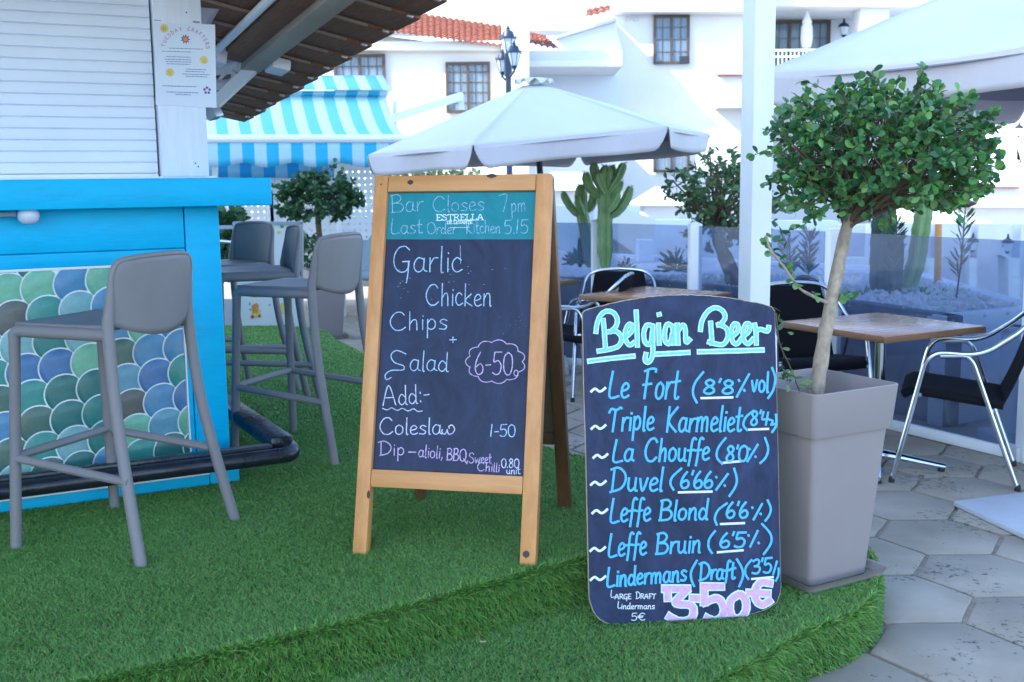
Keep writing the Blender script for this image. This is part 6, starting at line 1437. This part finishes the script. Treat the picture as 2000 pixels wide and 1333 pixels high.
# lower right balcony wing
LR = thing('white_house', A(1930, 430, 22), 'low white wing with a balcony at the far right edge', 'house')
fbx(1850, 200, 2300, 372, 23.5, 3, 'recess_wall', 'render_cool', LR); fbx(1840, 368, 2300, 405, 21.3, 4, 'balcony_front', 'render_white', LR); fbx(1840, 365, 1992, 368.5, 21.2, .2, 'balcony_trim', 'red_trim', LR); fbx(1850, 405, 2300, 437, 21.6, 4, 'lower_wall', 'render_white', LR); fbx(1850, 437, 2300, 640, 22.4, 3, 'base_wall', 'render_cool', LR)
mb = MB(); mb.hexa([A(1960, 240, 22.0), A(1975, 240, 22.0), A(1975, 240, 22.2), A(1960, 240, 22.2)], [A(1960, 239, 22), A(1975, 239, 22), A(1975, 239, 22.2), A(1960, 239, 22.2)]); mb.bar(A(1962, 235, 22), A(1985, 320, 22), .16, .1, Y_); mb.bar(A(1992, 290, 22), A(1992, 370, 22), .16, .1, Y_); mb.build('slanted_brace', 'render_white', LR, world=True)
mb = MB()
for x in range(1862, 1985, 11): mb.bar(A(x, 318, 21.4), A(x, 366, 21.4), .02, .02, Y_)
mb.bar(A(1855, 316, 21.4), A(1990, 315, 21.4), .05, .04); mb.bar(A(1855, 331, 21.4), A(1990, 330, 21.4), .03, .03); mb.bar(A(1855, 356, 21.4), A(1990, 355, 21.4), .03, .03); mb.build('balcony_railing', 'white_paint', LR, world=True, smooth=False)
# low hipped roofs and garden walls between
def hip(x0, x1, ye, xa, xb, yt, Y, d, label, m_='render_cool'):
    t = thing('garden_pavilion', A((x0+x1)/2, 500, Y), label, 'pavilion'); e = [A(x0, ye, Y), A(x1, ye, Y)]; e += [e[1]+Y_*d, e[0]+Y_*d]; tp = [A(xa, yt, Y)+Y_*d/2, A(xb, yt, Y)+Y_*d/2]
    MB().add(e+tp, [(0, 1, 5, 4), (1, 2, 5), (2, 3, 4, 5), (3, 0, 4), (3, 2, 1, 0)]).build('hipped_roof', m_, t, world=True, smooth=False); w0, w1 = e[0].x+.12, e[1].x-.12
    MB().box(((w0+w1)/2, Y+d/2, e[0].z/2-.01), (w1-w0, d-.3, e[0].z)).build('wall', 'render_white', t, world=True)
hip(1245, 1345, 402, 1290, 1300, 366, 17, 1.4, 'little white pavilion with a hipped roof between the cacti and the garden tree')
hip(1770, 1945, 437, 1830, 1860, 398, 15.5, 2.0, 'low grey-roofed pavilion right of the thick cactus')
hip(1040, 1175, 372, 1080, 1140, 336, 16.5, 1.5, 'low white outbuilding just right of the chalkboard top', 'render_white')
def wallbox(x0, y0, x1, y1, Y, th, lab, m_='render_cool'): o = fbx(x0, y0, x1, y1, Y, th, 'garden_wall', m_); return tag(o, lab, 'wall')
wallbox(1080, 402, 1250, 520, 14.0, .3, 'smooth white garden wall behind the two branching cacti')
wallbox(1248, 470, 1278, 525, 11.5, .3, 'short white gate pillar behind the fence between the cactus and the bush')
wallbox(1262, 430, 1470, 530, 14.6, .3, 'smooth pale garden wall behind the garden tree', 'render_cool')
wallbox(1480, 432, 1640, 590, 12.5, .3, 'garden wall behind the grey stem plants', 'render_cool')
mb = MB().hexa([A(1160, 440, 13.6), A(1275, 520, 13.6), A(1275, 520, 13.9), A(1160, 440, 13.9)], [A(1160, 392, 13.6), A(1280, 428, 13.6), A(1280, 428, 13.9), A(1160, 392, 13.9)]); tag(mb.build('stair_parapet', 'render_white', None, smooth=False), 'sloping white stair parapet right of the tall cactus', 'wall')
# arcade wall with white pillars, right
ar_ = thing('arcade_wall', A(1800, 600, 11.5), 'white arcade with arched openings and pillars beyond the right hand bed', 'wall')
fbx(1640, 440, 2300, 700, 12.4, .3, 'rear_wall', 'planter_lilac', ar_)
for x0, x1 in ((1658, 1700), (1812, 1830), (1893, 1908), (1970, 1992)): fbx(x0, 505, x1, 640, 11.6, .25, 'pillar', 'white_paint', ar_)
def arch_piece(x0, x1, Y):
    a, b = A(x0, 512, Y), A(x1, 512, Y); top = A(x0, 438, Y).z; sp_ = a.z; r_ = (b.x-a.x)/2; hh = min(r_*.45, (top-sp_)*.5); P = [(a.x, sp_)]+[(a.x+r_-r_*cos(pi*k/12), sp_+hh*sin(pi*k/12)) for k in range(1, 12)]+[(b.x, sp_), (b.x, top), (a.x, top)]
    MB().prism(P, Vector((0, Y, 0)), X, Z, Y_, .2).build('arch', 'planter_lilac', ar_, world=True, smooth=False)
for x0, x1 in ((1700, 1812), (1830, 1893), (1908, 1970), (1992, 2080)): arch_piece(x0, x1, 11.65)
wall_lamp(1900, 478, 11.2, 'dark wall lantern on the arcade behind the glass, left one of the pair', False, 1.1); wall_lamp(1968, 480, 11.2, 'dark wall lantern on the arcade behind the glass, right one of the pair', False, 1.1)
wp = thing('wooden_pole', A(1832, 600, 8.7), 'weathered wooden stake standing in the bed right of the thick cactus', 'pole'); MB().tube([A(1830, 600, 8.7), A(1833, 438, 8.7)], .028, 8).build('shaft', 'pine_wood', wp, world=True)

# ------------------------------------------------------------------ unseen block added beyond the left edge to shade the terrace
shade_block = thing('white_house', (-12, 0, 0), 'tall white block added unseen beyond the left edge to shade the terrace', 'house')
MB().box((-12, -.6, 7.6), (6, 13.6, 15.2)).build('wall', 'render_white', shade_block, world=True, smooth=False)
MB().box((-8.8, -.6, 15.3), (.8, 14, .25)).build('cornice', 'render_white', shade_block, world=True, smooth=False)
for fl in range(4):
    for k in range(-1, 3): MB().box((-8.98, -.6+(k-.5)*3.2, 1.9+fl*3.4), (.08, 1.2, 1.3)).build('window', 'window_glass', shade_block, world=True, smooth=False)

# small litter on the turf
o = MB().tube([G(938, 1268, LZ)+Z*.022, G(950, 1269, LZ)+Z*.024], .0018, 5).build('straw', 'raw_edge'); tag(o, 'tiny pale straw lying on the lower turf step', 'straw')
